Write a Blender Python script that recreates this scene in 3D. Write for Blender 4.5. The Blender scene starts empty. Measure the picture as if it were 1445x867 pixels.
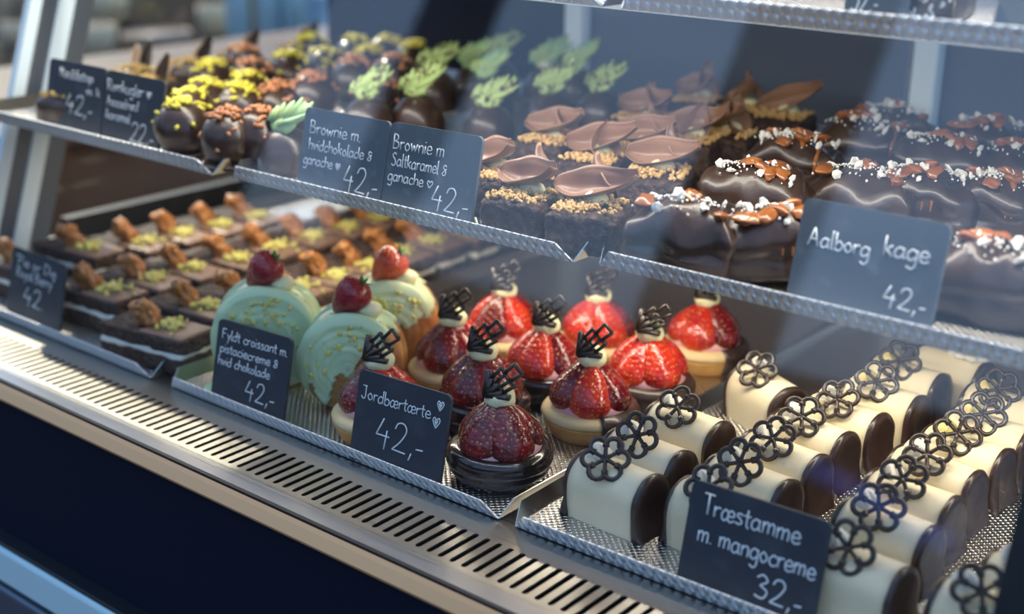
import bpy, bmesh, math, random
from mathutils import Vector, Matrix, noise, Euler
import numpy as np
R_ = math.radians
C = bpy.context.scene.collection
sc = bpy.context.scene

# ------------------------------------------------------------------ camera
FPX, PX, PY, CAMZ = 1898.7, 722.5, 433.5, 0.43
ROT = Matrix(((0.77295942, -0.21822337, 0.59574516),
              (0.6343341, 0.24744623, -0.73238692),
              (0.01240905, 0.94400684, 0.32969242)))
cam_d = bpy.data.cameras.new('camera')
cam = bpy.data.objects.new('camera', cam_d); C.objects.link(cam)
cam.matrix_world = Matrix.Translation((0, 0, CAMZ)) @ ROT.to_4x4()
cam_d.sensor_width = 36.0
cam_d.lens = FPX * 36.0 / 1445.0
cam_d.clip_start = 0.02
cam_d.dof.use_dof = True
cam_d.dof.focus_distance = 0.93
cam_d.dof.aperture_fstop = 3.6
sc.camera = cam
sc.view_settings.view_transform = 'Standard'
sc.view_settings.look = 'None'
sc.view_settings.gamma = 1.0
sc.view_settings.use_curve_mapping = False
sc.view_settings.exposure = 0.0

# ------------------------------------------------------------------ world: open blue sky above a pale horizon
w = bpy.data.worlds.new('sky'); sc.world = w; w.use_nodes = True
nt = w.node_tree; nt.nodes.clear()
wo = nt.nodes.new('ShaderNodeOutputWorld'); bg = nt.nodes.new('ShaderNodeBackground')
tc = nt.nodes.new('ShaderNodeTexCoord'); sp = nt.nodes.new('ShaderNodeSeparateXYZ')
rp = nt.nodes.new('ShaderNodeValToRGB')
nt.links.new(tc.outputs['Generated'], sp.inputs[0])
mr = nt.nodes.new('ShaderNodeMapRange'); mr.inputs['From Min'].default_value = -0.3; mr.inputs['From Max'].default_value = 1.0
nt.links.new(sp.outputs['Z'], mr.inputs['Value']); nt.links.new(mr.outputs[0], rp.inputs[0])
cr = rp.color_ramp
cr.elements[0].position = 0.0; cr.elements[0].color = (0.16, 0.15, 0.14, 1)
cr.elements[1].position = 1.0; cr.elements[1].color = (0.26, 0.48, 1.0, 1)
for p, c in ((0.22, (0.25, 0.25, 0.26, 1)), (0.26, (0.58, 0.70, 0.90, 1)), (0.34, (0.50, 0.72, 1.05, 1)), (0.48, (0.56, 0.90, 1.50, 1)), (0.62, (0.40, 0.66, 1.15, 1))):
    e = cr.elements.new(p); e.color = c
nt.links.new(rp.outputs[0], bg.inputs['Color']); bg.inputs['Strength'].default_value = 1.1
nt.links.new(bg.outputs[0], wo.inputs[0])

def light(name, kind, loc, energy, color, rot=(0, 0, 0), **kw):
    l = bpy.data.lights.new(name, kind); o = bpy.data.objects.new(name, l); C.objects.link(o)
    o.location = loc; o.rotation_euler = rot; l.energy = energy; l.color = color
    for k, v in kw.items(): setattr(l, k, v)
    return o
light('sun_light', 'SUN', (0, 0, 5), 5.0, (1.0, 0.86, 0.66), (R_(52), 0, R_(-111.2)), angle=R_(1.0))
# strip lamps of the display case
light('lamp_upper', 'AREA', (-0.62, 0.86, 0.585), 4.5, (1.0, 0.90, 0.76), (R_(-12), 0, 0), shape='RECTANGLE', size=1.15, size_y=0.04)
light('lamp_middle', 'AREA', (-0.60, 0.722, 0.318), 2.4, (1.0, 0.90, 0.78), (R_(16), 0, 0), shape='RECTANGLE', size=1.15, size_y=0.03)
light('lamp_lower', 'AREA', (-0.62, 0.820, 0.153), 1.9, (1.0, 0.88, 0.72), (R_(10), 0, 0), shape='RECTANGLE', size=1.1, size_y=0.02)

# ------------------------------------------------------------------ helpers
def ray(px, py):
    return ROT @ Vector((px - PX, -(py - PY), -FPX))
def at(px, py, z):                       # pixel of the photograph -> point at height z
    d = ray(px, py); t = (z - CAMZ) / d.z
    return Vector((0, 0, CAMZ)) + d * t
def rnd(seed): return random.Random(seed)

MATS = {}
def mat(name, col, rough=0.5, metal=0.0, spec=0.5, coat=0.0, sss=0.0, bump=None, vary=None, emit=None):
    """bump=(scale, strength, distance); vary=(scale, colour2, lo, hi)"""
    if name in MATS: return MATS[name]
    m = bpy.data.materials.new(name); m.use_nodes = True
    n = m.node_tree.nodes; l = m.node_tree.links; b = n['Principled BSDF']
    b.inputs['Base Color'].default_value = (*col, 1); b.inputs['Roughness'].default_value = rough
    b.inputs['Metallic'].default_value = metal; b.inputs['Specular IOR Level'].default_value = spec
    b.inputs['Coat Weight'].default_value = coat; b.inputs['Coat Roughness'].default_value = 0.08
    if sss:
        b.inputs['Subsurface Weight'].default_value = sss; b.inputs['Subsurface Scale'].default_value = 0.004
    t = n.new('ShaderNodeTexCoord')
    if vary:
        q = n.new('ShaderNodeTexNoise'); q.inputs['Scale'].default_value = vary[0]; q.inputs['Detail'].default_value = 5
        l.new(t.outputs['Object'], q.inputs['Vector'])
        r = n.new('ShaderNodeValToRGB'); r.color_ramp.elements[0].position = vary[2]; r.color_ramp.elements[1].position = vary[3]
        r.color_ramp.elements[0].color = (*col, 1); r.color_ramp.elements[1].color = (*vary[1], 1)
        l.new(q.outputs['Fac'], r.inputs[0]); l.new(r.outputs[0], b.inputs['Base Color'])
    if bump:
        q = n.new('ShaderNodeTexNoise'); q.inputs['Scale'].default_value = bump[0]; q.inputs['Detail'].default_value = 6
        l.new(t.outputs['Object'], q.inputs['Vector'])
        u = n.new('ShaderNodeBump'); u.inputs['Strength'].default_value = bump[1]; u.inputs['Distance'].default_value = bump[2]
        l.new(q.outputs['Fac'], u.inputs['Height']); l.new(u.outputs[0], b.inputs['Normal'])
    MATS[name] = m
    return m

def mathn(nt, op, a, b=None):
    n = nt.nodes.new('ShaderNodeMath'); n.operation = op
    for i, v in enumerate((a, b)):
        if v is None: continue
        if isinstance(v, (int, float)): n.inputs[i].default_value = v
        else: nt.links.new(v, n.inputs[i])
    return n.outputs[0]

def embossed(name, px_, py_, axis, strength, dist, col, rough, shear=0.0):
    """steel pressed with a staggered pattern of small bumps over X and the given axis"""
    m = bpy.data.materials.new(name); m.use_nodes = True; t = m.node_tree; b = t.nodes['Principled BSDF']
    b.inputs['Base Color'].default_value = (*col, 1); b.inputs['Metallic'].default_value = 1.0; b.inputs['Roughness'].default_value = rough
    tc = t.nodes.new('ShaderNodeTexCoord'); s = t.nodes.new('ShaderNodeSeparateXYZ'); t.links.new(tc.outputs['Object'], s.inputs[0])
    v = mathn(t, 'SUBTRACT', s.outputs[axis], 0.0031 if axis == 'Z' else 0.0)
    xs = mathn(t, 'ADD', s.outputs['X'], mathn(t, 'MULTIPLY', v, shear))
    a = mathn(t, 'COSINE', mathn(t, 'MULTIPLY', xs, 2 * math.pi / px_))
    c = mathn(t, 'COSINE', mathn(t, 'MULTIPLY', v, 2 * math.pi / py_))
    h = mathn(t, 'MAXIMUM', mathn(t, 'MULTIPLY', a, c), -0.15)
    u = t.nodes.new('ShaderNodeBump'); u.inputs['Strength'].default_value = strength; u.inputs['Distance'].default_value = dist
    t.links.new(h, u.inputs['Height']); t.links.new(u.outputs[0], b.inputs['Normal'])
    MATS[name] = m
    return m

def brushed(name, col, rough, scale=(4, 400, 400)):
    m = mat(name, col, rough, 1.0); t = m.node_tree; b = t.nodes['Principled BSDF']
    tc = t.nodes.new('ShaderNodeTexCoord'); mp = t.nodes.new('ShaderNodeMapping'); mp.inputs['Scale'].default_value = scale
    q = t.nodes.new('ShaderNodeTexNoise'); q.inputs['Scale'].default_value = 3; q.inputs['Detail'].default_value = 4
    t.links.new(tc.outputs['Object'], mp.inputs[0]); t.links.new(mp.outputs[0], q.inputs['Vector'])
    r = t.nodes.new('ShaderNodeMapRange'); r.inputs['To Min'].default_value = rough * 0.7; r.inputs['To Max'].default_value = rough * 1.4
    t.links.new(q.outputs['Fac'], r.inputs['Value']); t.links.new(r.outputs[0], b.inputs['Roughness'])
    u = t.nodes.new('ShaderNodeBump'); u.inputs['Strength'].default_value = 0.06; u.inputs['Distance'].default_value = 0.0005
    t.links.new(q.outputs['Fac'], u.inputs['Height']); t.links.new(u.outputs[0], b.inputs['Normal'])
    return m

def strawberry_mat(name, c1, c2, seed_col, rough, rnd_=0.9):
    m = bpy.data.materials.new(name); m.use_nodes = True; t = m.node_tree; b = t.nodes['Principled BSDF']
    b.inputs['Roughness'].default_value = rough; b.inputs['Coat Weight'].default_value = 0.85; b.inputs['Coat Roughness'].default_value = 0.04; b.inputs['Specular IOR Level'].default_value = 0.25
    b.inputs['Subsurface Weight'].default_value = 0.12; b.inputs['Subsurface Scale'].default_value = 0.003
    b.inputs['Subsurface Radius'].default_value = (1, 0.2, 0.15)
    tc = t.nodes.new('ShaderNodeTexCoord')
    v = t.nodes.new('ShaderNodeTexVoronoi'); v.inputs['Scale'].default_value = 300; v.inputs['Randomness'].default_value = 0.35
    t.links.new(tc.outputs['Object'], v.inputs['Vector'])
    r = t.nodes.new('ShaderNodeValToRGB'); r.color_ramp.elements[0].position = 0.12; r.color_ramp.elements[0].color = (*seed_col, 1)
    r.color_ramp.elements[1].position = 0.26; r.color_ramp.elements[1].color = (0, 0, 0, 1)
    q = t.nodes.new('ShaderNodeTexNoise'); q.inputs['Scale'].default_value = 55
    t.links.new(tc.outputs['Object'], q.inputs['Vector'])
    rc = t.nodes.new('ShaderNodeValToRGB'); rc.color_ramp.elements[0].position = 0.36; rc.color_ramp.elements[1].position = 0.66
    rc.color_ramp.elements[0].color = (*c1, 1); rc.color_ramp.elements[1].color = (*c2, 1)
    t.links.new(q.outputs['Fac'], rc.inputs[0])
    fac = t.nodes.new('ShaderNodeMapRange'); fac.inputs['From Min'].default_value = 0.17; fac.inputs['From Max'].default_value = 0.29
    fac.inputs['To Min'].default_value = 0.8; fac.inputs['To Max'].default_value = 0.0
    t.links.new(v.outputs['Distance'], fac.inputs['Value'])
    mx = t.nodes.new('ShaderNodeMix'); mx.data_type = 'RGBA'
    t.links.new(fac.outputs[0], mx.inputs['Factor']); t.links.new(rc.outputs[0], mx.inputs['A']); mx.inputs['B'].default_value = (*seed_col, 1)
    t.links.new(mx.outputs['Result'], b.inputs['Base Color'])
    hm = t.nodes.new('ShaderNodeMapRange'); hm.inputs['From Min'].default_value = 0.2; hm.inputs['From Max'].default_value = 0.6
    t.links.new(v.outputs['Distance'], hm.inputs['Value'])
    q2 = t.nodes.new('ShaderNodeTexNoise'); q2.inputs['Scale'].default_value = 260; t.links.new(tc.outputs['Object'], q2.inputs['Vector'])
    hs = mathn(t, 'ADD', hm.outputs[0], mathn(t, 'MULTIPLY', q2.outputs['Fac'], 0.8))
    u = t.nodes.new('ShaderNodeBump'); u.inputs['Strength'].default_value = 0.55; u.inputs['Distance'].default_value = 0.0012
    t.links.new(hs, u.inputs['Height']); t.links.new(u.outputs[0], b.inputs['Normal'])
    u2 = t.nodes.new('ShaderNodeBump'); u2.inputs['Strength'].default_value = 0.4; u2.inputs['Distance'].default_value = 0.0014
    t.links.new(q2.outputs['Fac'], u2.inputs['Height']); t.links.new(u2.outputs[0], b.inputs['Coat Normal'])
    MATS[name] = m
    return m

def glass_mat(name, tint, f0):
    m = bpy.data.materials.new(name); m.use_nodes = True; t = m.node_tree; t.nodes.clear()
    o = t.nodes.new('ShaderNodeOutputMaterial'); tr = t.nodes.new('ShaderNodeBsdfTransparent'); gl = t.nodes.new('ShaderNodeBsdfGlossy')
    tr.inputs['Color'].default_value = (*tint, 1); gl.inputs['Roughness'].default_value = 0.02; gl.inputs['Color'].default_value = (1, 1, 1, 1)
    lw = t.nodes.new('ShaderNodeLayerWeight'); lw.inputs['Blend'].default_value = 0.5
    p = mathn(t, 'POWER', lw.outputs['Facing'], 5.0)
    f = mathn(t, 'ADD', mathn(t, 'MULTIPLY', p, 1 - f0), f0)
    mx = t.nodes.new('ShaderNodeMixShader'); t.links.new(f, mx.inputs[0]); t.links.new(tr.outputs[0], mx.inputs[1]); t.links.new(gl.outputs[0], mx.inputs[2])
    t.links.new(mx.outputs[0], o.inputs[0]); MATS[name] = m
    return m

# ------------------------------------------------------------------ mesh helpers
def NB(): return bmesh.new()
def obj(name, bm, m, parent=None, smooth=True, loc=None, rot=None, recalc=True):
    if recalc: bmesh.ops.recalc_face_normals(bm, faces=bm.faces)
    me = bpy.data.meshes.new(name); bm.to_mesh(me); bm.free()
    if smooth: me.polygons.foreach_set('use_smooth', [True] * len(me.polygons))
    o = bpy.data.objects.new(name, me); C.objects.link(o)
    if m: me.materials.append(m)
    if parent: o.parent = parent
    if loc is not None: o.location = loc
    if rot is not None: o.rotation_euler = rot
    return o
def thing(name, label, cat, loc=(0, 0, 0), rot=(0, 0, 0), group=None):
    o = bpy.data.objects.new(name, None); C.objects.link(o); o.empty_display_size = 0.02
    o.location = loc; o.rotation_euler = rot
    tag(o, label, cat, group)
    return o
def tag(o, label, cat, group=None):
    o['label'] = label; o['category'] = cat
    if group: o['group'] = group
    return o
def struct(name, bm, m, smooth=False):
    o = obj(name, bm, m, None, smooth); o['kind'] = 'structure'; return o
def dup(root, loc, rotz, label, group=None, scale=1.0):
    r = root.copy(); C.objects.link(r); r.location = loc; r.rotation_euler = (0, 0, rotz)
    r['label'] = label
    if group: r['group'] = group
    r.scale = (scale,) * 3
    for ch in list(root.children):
        c = ch.copy(); C.objects.link(c); c.parent = r
        for g in ch.children:
            d = g.copy(); C.objects.link(d); d.parent = c
    return r
def box(bm, lo, hi, bev=0.0, seg=2, M=None):
    lo, hi = Vector(lo), Vector(hi); c = (lo + hi) / 2; s = hi - lo
    r = bmesh.ops.create_cube(bm, size=1.0, matrix=Matrix.Translation(c) @ Matrix.Diagonal((*s, 1)))
    vs = r['verts']
    if bev:
        es = list({e for v in vs for e in v.link_edges})
        g = bmesh.ops.bevel(bm, geom=es, offset=bev, segments=seg, profile=0.5, affect='EDGES')
        vs = list({v for f in g['faces'] for v in f.verts} | {v for v in vs if v.is_valid})
    if M is not None: bmesh.ops.transform(bm, matrix=M, verts=vs)
    return vs
def surf(bm, fn, nu, nv, cu=False, cv=False):
    g = [[bm.verts.new(fn(i / (nu if cu else nu - 1), j / (nv if cv else nv - 1))) for j in range(nv)] for i in range(nu)]
    for i in range(nu if cu else nu - 1):
        for j in range(nv if cv else nv - 1):
            a, b, c, d = g[i][j], g[(i + 1) % nu][j], g[(i + 1) % nu][(j + 1) % nv], g[i][(j + 1) % nv]
            try: bm.faces.new((a, b, c, d))
            except ValueError: pass
    return g
def lathe(bm, prof, n=40, wob=None, a0=0.0, a1=None, c=(0, 0, 0), caps=True):
    full = a1 is None; c = Vector(c)
    rings = []
    for k in range(n if full else n + 1):
        a = 2 * math.pi * k / n if full else a0 + (a1 - a0) * k / n
        row = []
        for r, z in prof:
            rr = r * (1 + (wob(a, z) if wob else 0))
            row.append(bm.verts.new(c + Vector((rr * math.cos(a), rr * math.sin(a), z))))
        rings.append(row)
    N = len(rings)
    for k in range(N if full else N - 1):
        A, B = rings[k], rings[(k + 1) % N]
        for j in range(len(prof) - 1):
            bm.faces.new((A[j], B[j], B[j + 1], A[j + 1]))
    if full and caps:
        bm.faces.new([rings[k][0] for k in range(N)][::-1]); bm.faces.new([rings[k][-1] for k in range(N)])
    return rings
def tube(bm, pts, rad, sides=6, closed=False, flat=1.0, up=Vector((0, 0, 1))):
    """sweep a round (or flattened along up) section through the points"""
    pts = [Vector(p) for p in pts]; n = len(pts)
    rf = (lambda i: rad[i]) if isinstance(rad, (list, tuple)) else (lambda i: rad)
    rings = []
    for i, p in enumerate(pts):
        if closed: t = pts[(i + 1) % n] - pts[i - 1]
        else: t = pts[min(i + 1, n - 1)] - pts[max(i - 1, 0)]
        if t.length < 1e-9: t = Vector((1, 0, 0))
        t.normalize()
        s = t.cross(up)
        if s.length < 1e-3: s = t.cross(Vector((1, 0.1, 0)))
        s.normalize(); u = s.cross(t)
        rings.append([bm.verts.new(p + s * math.cos(2 * math.pi * k / sides) * rf(i) + u * math.sin(2 * math.pi * k / sides) * rf(i) * flat) for k in range(sides)])
    for i in range(n if closed else n - 1):
        A, B = rings[i], rings[(i + 1) % n]
        for k in range(sides):
            bm.faces.new((A[k], A[(k + 1) % sides], B[(k + 1) % sides], B[k]))
    if not closed:
        bm.faces.new(rings[0][::-1]); bm.faces.new(rings[-1])
def ball(bm, c, r, M=None, seg=16, rings=10, lump=0.0, fr=1.0, seed=0):
    """ellipsoid r=(x,y,z), optional lumps"""
    if isinstance(r, (int, float)): r = (r, r, r)
    g = bmesh.ops.create_uvsphere(bm, u_segments=seg, v_segments=rings, radius=1.0)
    for v in g['verts']:
        k = 1.0
        if lump: k += lump * noise.noise(v.co * fr + Vector((seed * 3.1, seed * 1.7, seed)))
        v.co = Vector((v.co.x * r[0] * k, v.co.y * r[1] * k, v.co.z * r[2] * k))
        if M is not None: v.co = M @ v.co
        v.co += Vector(c)
    return g['verts']
def chip(bm, c, s, rg):
    """a small angular crumb"""
    g = bmesh.ops.create_icosphere(bm, subdivisions=1, radius=1.0)
    M = Euler((rg.uniform(0, 6), rg.uniform(0, 6), rg.uniform(0, 6))).to_matrix()
    sx, sy, sz = s if isinstance(s, tuple) else (s, s * rg.uniform(.6, 1), s * rg.uniform(.5, .9))
    for v in g['verts']:
        k = rg.uniform(.8, 1.15)
        v.co = M @ Vector((v.co.x * sx * k, v.co.y * sy * k, v.co.z * sz * k)) + Vector(c)
def rough_block(bm, lo, hi, n=8, amp=0.0012, fr=260, rad=0.004, seed=0, dome=0.0):
    """a cake block: a cube grid rounded at its edges and roughened"""
    lo, hi = Vector(lo), Vector(hi); c = (lo + hi) / 2; h = (hi - lo) / 2
    N = n + 2; V = {}
    def vert(i, j, k):
        if (i, j, k) not in V: V[(i, j, k)] = bm.verts.new((2 * i / (N - 1) - 1, 2 * j / (N - 1) - 1, 2 * k / (N - 1) - 1))
        return V[(i, j, k)]
    for a in range(3):
        for side in (0, N - 1):
            def ix(u, v):
                q = [u, v]; q.insert(a, side); return vert(*q)
            for u in range(N - 1):
                for v in range(N - 1): bm.faces.new((ix(u, v), ix(u + 1, v), ix(u + 1, v + 1), ix(u, v + 1)))
    comp = list(V.values())
    for v in comp:
        p = Vector((v.co.x * h.x, v.co.y * h.y, v.co.z * h.z))
        q = Vector([max(-h[i] + rad, min(h[i] - rad, p[i])) for i in range(3)])
        d = p - q
        if d.length > 1e-9: p = q + d.normalized() * min(rad, d.length) if d.length > rad else p
        s = Vector((seed * 1.3, seed * 2.1, seed * 0.7))
        k = noise.noise(p * fr + s) * amp + noise.noise(p * fr * .35 + s) * amp
        nn = (p - q) if (p - q).length > 1e-9 else p
        p = p + nn.normalized() * k
        if dome and p.z > 0: p.z += dome * (1 - (p.x / h.x) ** 2) * (1 - (p.y / h.y) ** 2)
        v.co = p + c
    return comp
def catmull(pts, k=5):
    if len(pts) < 3: return pts
    P = [pts[0]] + list(pts) + [pts[-1]]; out = []
    for i in range(1, len(P) - 2):
        a, b, c, d = (np.array(P[i - 1], float), np.array(P[i], float), np.array(P[i + 1], float), np.array(P[i + 2], float))
        for j in range(k):
            t = j / k
            out.append(tuple(0.5 * ((2 * b) + (c - a) * t + (2 * a - 5 * b + 4 * c - d) * t * t + (3 * b - a - 3 * c + d) * t ** 3)))
    out.append(tuple(P[-2]))
    return out

# ------------------------------------------------------------------ materials
steel = brushed('brushed_steel', (0.46, 0.44, 0.41), 0.30)
tray_floor_m = embossed('embossed_tray_steel', 0.0052, 0.0052, 'Y', 0.7, 0.0012, (0.62, 0.60, 0.57), 0.26)
tray_rim_m = embossed('embossed_rim_steel', 0.0074, 0.0125, 'Z', 1.0, 0.0030, (0.80, 0.82, 0.84), 0.42, shear=0.12)
MATS['embossed_rim_steel'].node_tree.nodes['Principled BSDF'].inputs['Metallic'].default_value = 0.7
tray_side_m = mat('tray_side_steel', (0.62, 0.61, 0.58), 0.25, 1.0)
trim_m = mat('warm_lit_trim', (0.74, 0.40, 0.17), 0.5, 0.1)  # orange base colour carries the warm sun and pavement light on the trim
black_m = mat('black_rubber', (0.01, 0.011, 0.014), 0.5)
navy_m = mat('navy_panel', (0.006, 0.010, 0.024), 0.6, 0.0, 0.2, bump=(900, .05, .0003))
cyan_m = mat('sky_tinted_rail', (0.66, 0.86, 0.84), 0.35, 0.0)  # sky reflection of the metal rail put into a pale blue base
post_m = mat('pale_metal_post', (0.78, 0.90, 0.94), 0.35, 0.0)
post_d = mat('grey_metal_post', (0.16, 0.19, 0.23), 0.4, 0.6)
glass_m = glass_mat('pane_glass', (0.97, 0.985, 0.98), 0.042)
side_glass_m = glass_mat('side_pane_glass', (0.95, 0.97, 0.97), 0.03)
slate_m = mat('slate', (0.028, 0.036, 0.050), 0.62, vary=(38, (0.062, 0.074, 0.092), 0.52, 0.8), bump=(500, .15, .0003))
slate_hazed = mat('hazed_smudged_slate', (0.100, 0.125, 0.150), 0.62, vary=(45, (0.20, 0.23, 0.25), 0.54, 0.76), bump=(500, .15, .0003))  # slate with the front glass haze mixed into its colour, plus chalk smudges
chalk_m = mat('chalk', (0.80, 0.84, 0.86), 0.8)
dark_choc = mat('dark_chocolate', (0.034, 0.017, 0.012), 0.34, coat=0.25, bump=(60, .3, .003), vary=(50, (0.062, 0.034, 0.025), .4, .7))
glossy_choc = mat('glossy_dark_chocolate', (0.016, 0.009, 0.008), 0.18, coat=0.6, bump=(70, .2, .0015))
milk_choc = mat('milk_chocolate', (0.30, 0.165, 0.105), 0.34, coat=0.15, bump=(45, .2, .002), vary=(40, (0.22, 0.115, 0.07), .45, .7))
deco_choc = mat('chocolate_decor', (0.028, 0.016, 0.012), 0.34, coat=0.2)
marzipan = mat('marzipan', (0.80, 0.69, 0.46), 0.5, sss=0.15, bump=(90, .12, .001), vary=(30, (0.84, 0.74, 0.53), .3, .7))
yellow_cream = mat('yellow_cream', (0.86, 0.72, 0.30), 0.5, sss=0.2)
white_cream = mat('white_cream', (0.84, 0.81, 0.70), 0.5, sss=0.2)
pist_cream = mat('pale_green_cream', (0.86, 0.82, 0.50), 0.52, sss=0.2, bump=(200, .3, .001))
pink_cream = mat('pink_mousse', (0.86, 0.45, 0.47), 0.4, coat=0.4, sss=0.2)
sb_dark = strawberry_mat('dark_strawberry', (0.085, 0.002, 0.006), (0.25, 0.005, 0.010), (0.50, 0.22, 0.05), 0.2)
sb_red = strawberry_mat('red_strawberry', (0.42, 0.010, 0.010), (0.66, 0.040, 0.012), (0.65, 0.30, 0.05), 0.2)
sb_fresh = strawberry_mat('fresh_strawberry', (0.26, 0.012, 0.022), (0.38, 0.02, 0.03), (0.20, 0.02, 0.02), 0.35)
sb_orange = strawberry_mat('bright_strawberry', (0.62, 0.05, 0.02), (0.72, 0.12, 0.05), (0.6, 0.15, 0.05), 0.35)
leaf_green = mat('strawberry_leaf', (0.08, 0.22, 0.03), 0.5)
crust_gold = mat('golden_crust', (0.56, 0.27, 0.07), 0.6, bump=(300, .4, .001), vary=(60, (0.68, 0.38, 0.12), .35, .7))
biscuit = mat('pale_biscuit', (0.80, 0.62, 0.34), 0.6, bump=(250, .3, .001), vary=(50, (0.72, 0.50, 0.22), .4, .75))
mint = mat('mint_glaze', (0.60, 0.74, 0.44), 0.34, coat=0.2, sss=0.1, bump=(60, .25, .002), vary=(45, (0.52, 0.70, 0.44), .35, .7))
mint_pale = mat('pale_pistachio_glaze', (0.60, 0.70, 0.42), 0.36, coat=0.15, sss=0.1, bump=(60, .25, .002), vary=(45, (0.66, 0.74, 0.50), .35, .7))
cro = mat('croissant_crust', (0.36, 0.145, 0.04), 0.5, bump=(120, .5, .002), vary=(55, (0.55, 0.29, 0.10), .38, .68))
pistachio = mat('chopped_pistachio', (0.58, 0.58, 0.13), 0.6, vary=(300, (0.70, 0.58, 0.22), .4, .6))
brownie_m = mat('brownie_crumb', (0.036, 0.018, 0.013), 0.6, bump=(330, 1.0, .0035), vary=(200, (0.115, 0.062, 0.045), .44, .68))
ganache_m = mat('ganache', (0.22, 0.13, 0.095), 0.42, bump=(120, .3, .0015), vary=(60, (0.28, 0.175, 0.13), .4, .7))
caramel_stick = mat('caramel_brittle', (0.38, 0.135, 0.03), 0.28, coat=0.4, bump=(330, .9, .003), vary=(220, (0.60, 0.28, 0.08), .45, .7))
crumbs_m = mat('caramel_crumbs', (0.56, 0.33, 0.11), 0.55, vary=(250, (0.70, 0.47, 0.20), .35, .65))
caramel = mat('soft_caramel', (0.30, 0.095, 0.025), 0.22, coat=0.5, vary=(90, (0.40, 0.15, 0.04), .4, .7))
flake_m = mat('white_flakes', (0.84, 0.82, 0.76), 0.6)
yellow_spr = mat('yellow_sprinkles', (0.76, 0.66, 0.07), 0.5)
orange_spr = mat('orange_sprinkles', (0.56, 0.24, 0.11), 0.5)
green_leaf = mat('green_chocolate', (0.30, 0.52, 0.28), 0.4, vary=(110, (0.42, 0.56, 0.20), .40, .62))
spotted_leaf = mat('speckled_green_chocolate', (0.40, 0.54, 0.20), 0.4, vary=(170, (0.09, 0.05, 0.03), .52, .60))
nut_m = mat('nut_flakes', (0.50, 0.32, 0.10), 0.55, vary=(200, (0.66, 0.47, 0.16), .35, .65))
curl_m = mat('beige_chocolate_curl', (0.52, 0.37, 0.25), 0.45)

# ================================================================== SETTING
def plane_box(lo, hi):
    bm = NB(); box(bm, lo, hi); return bm
pave = mat('paving', (0.040, 0.034, 0.030), 0.8, vary=(3, (0.022, 0.020, 0.020), .4, .65), bump=(30, .2, .01), spec=0.05)
fl = struct('floor', plane_box((-14, -10, -0.97), (8, 10, -0.92)), pave)
facade_m = mat('street_facade', (0.022, 0.023, 0.028), 0.9, 0.0, 0.1, vary=(0.6, (0.04, 0.04, 0.045), .4, .6))
dark_fac = mat('dark_facade', (0.012, 0.013, 0.018), 0.9, 0.0, 0.1)
shop_wall = mat('shop_wall', (0.035, 0.042, 0.060), 0.6)
# ================================================================== DISPLAY CASE
case = thing('display_case', 'stainless steel and glass refrigerated bakery display case holding all the cakes', 'display case', (-0.62, 0.9, -0.92))
CX = Vector((-0.62, 0.9, -0.92))
def cpart(name, bm, m, smooth=False, parent=None):
    bmesh.ops.translate(bm, verts=bm.verts, vec=-CX)
    return obj(name, bm, m, parent or case, smooth)
XL, XR = -1.32, -0.085; Z2_ = 0.3305
# grille plate with real slots
def slotted_plate(x0, x1, y0, y1, z, slots, sw, ya, yb):
    cu = bpy.data.curves.new('plate', 'CURVE'); cu.dimensions = '2D'; cu.fill_mode = 'BOTH'; cu.extrude = 0.0006
    def poly(pts):
        s = cu.splines.new('POLY'); s.points.add(len(pts) - 1); s.use_cyclic_u = True
        for p, q in zip(s.points, pts): p.co = (q[0], q[1], 0, 1)
    poly([(x0, y0), (x1, y0), (x1, y1), (x0, y1)])
    r = sw / 2
    for x in slots:
        pts = [(x + r * math.cos(a), yb - r + r * math.sin(a)) for a in [math.pi * k / 6 for k in range(7)]]
        pts += [(x + r * math.cos(a), ya + r + r * math.sin(a)) for a in [math.pi + math.pi * k / 6 for k in range(7)]]
        poly(pts)
    o = bpy.data.objects.new('tmp', cu); C.objects.link(o)
    dg = bpy.context.evaluated_depsgraph_get(); me = bpy.data.meshes.new_from_object(o.evaluated_get(dg))
    bpy.data.objects.remove(o); bm = NB(); bm.from_mesh(me); bpy.data.meshes.remove(me)
    bmesh.ops.translate(bm, verts=bm.verts, vec=(0, 0, z))
    return bm
slots = [-1.215 + 0.0098 * k for k in range(88)]
cpart('grille_plate', slotted_plate(XL, XR, 0.5355, 0.604, -0.0016, slots, 0.0042, 0.556, 0.594), steel)
bm = NB(); box(bm, (XL, 0.604, -0.004), (XR, 1.24, -0.001)); cpart('deck', bm, steel)
bm = NB(); box(bm, (XL, 0.545, -0.06), (XR, 0.604, -0.05)); cpart('air_duct', bm, navy_m)
# front trim nose
bm = NB()
prof = [(0.5345, -0.0015), (0.5325, -0.0035), (0.5315, -0.0018), (0.5290, -0.0040), (0.5235, -0.0102), (0.5245, -0.0125), (0.540, -0.0125), (0.540, -0.0022)]
for k, x in enumerate((XL, XR)):
    vs = [bm.verts.new((x, y, z)) for y, z in prof]
    bm.faces.new(vs)
    if k == 0: first = vs
    else:
        for j in range(len(prof)): bm.faces.new((first[j], first[(j + 1) % len(prof)], vs[(j + 1) % len(prof)], vs[j]))
cpart('front_trim', bm, trim_m)
bm = NB(); box(bm, (XL, 0.5330, -0.0028), (XR, 0.5362, -0.0008)); cpart('trim_groove', bm, black_m)
bm = NB(); box(bm, (XL, 0.530, -0.90), (XR, 0.545, -0.0125)); cpart('base_panel', bm, navy_m)
bm = NB(); box(bm, (XL, 0.545, -0.92), (XR, 1.24, -0.062)); cpart('base_cabinet', bm, navy_m)
bm = NB(); box(bm, (XL, 0.513, -0.184), (XR, 0.531, -0.150), 0.003, 2); rail = cpart('bumper_rail', bm, cyan_m)
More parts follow.
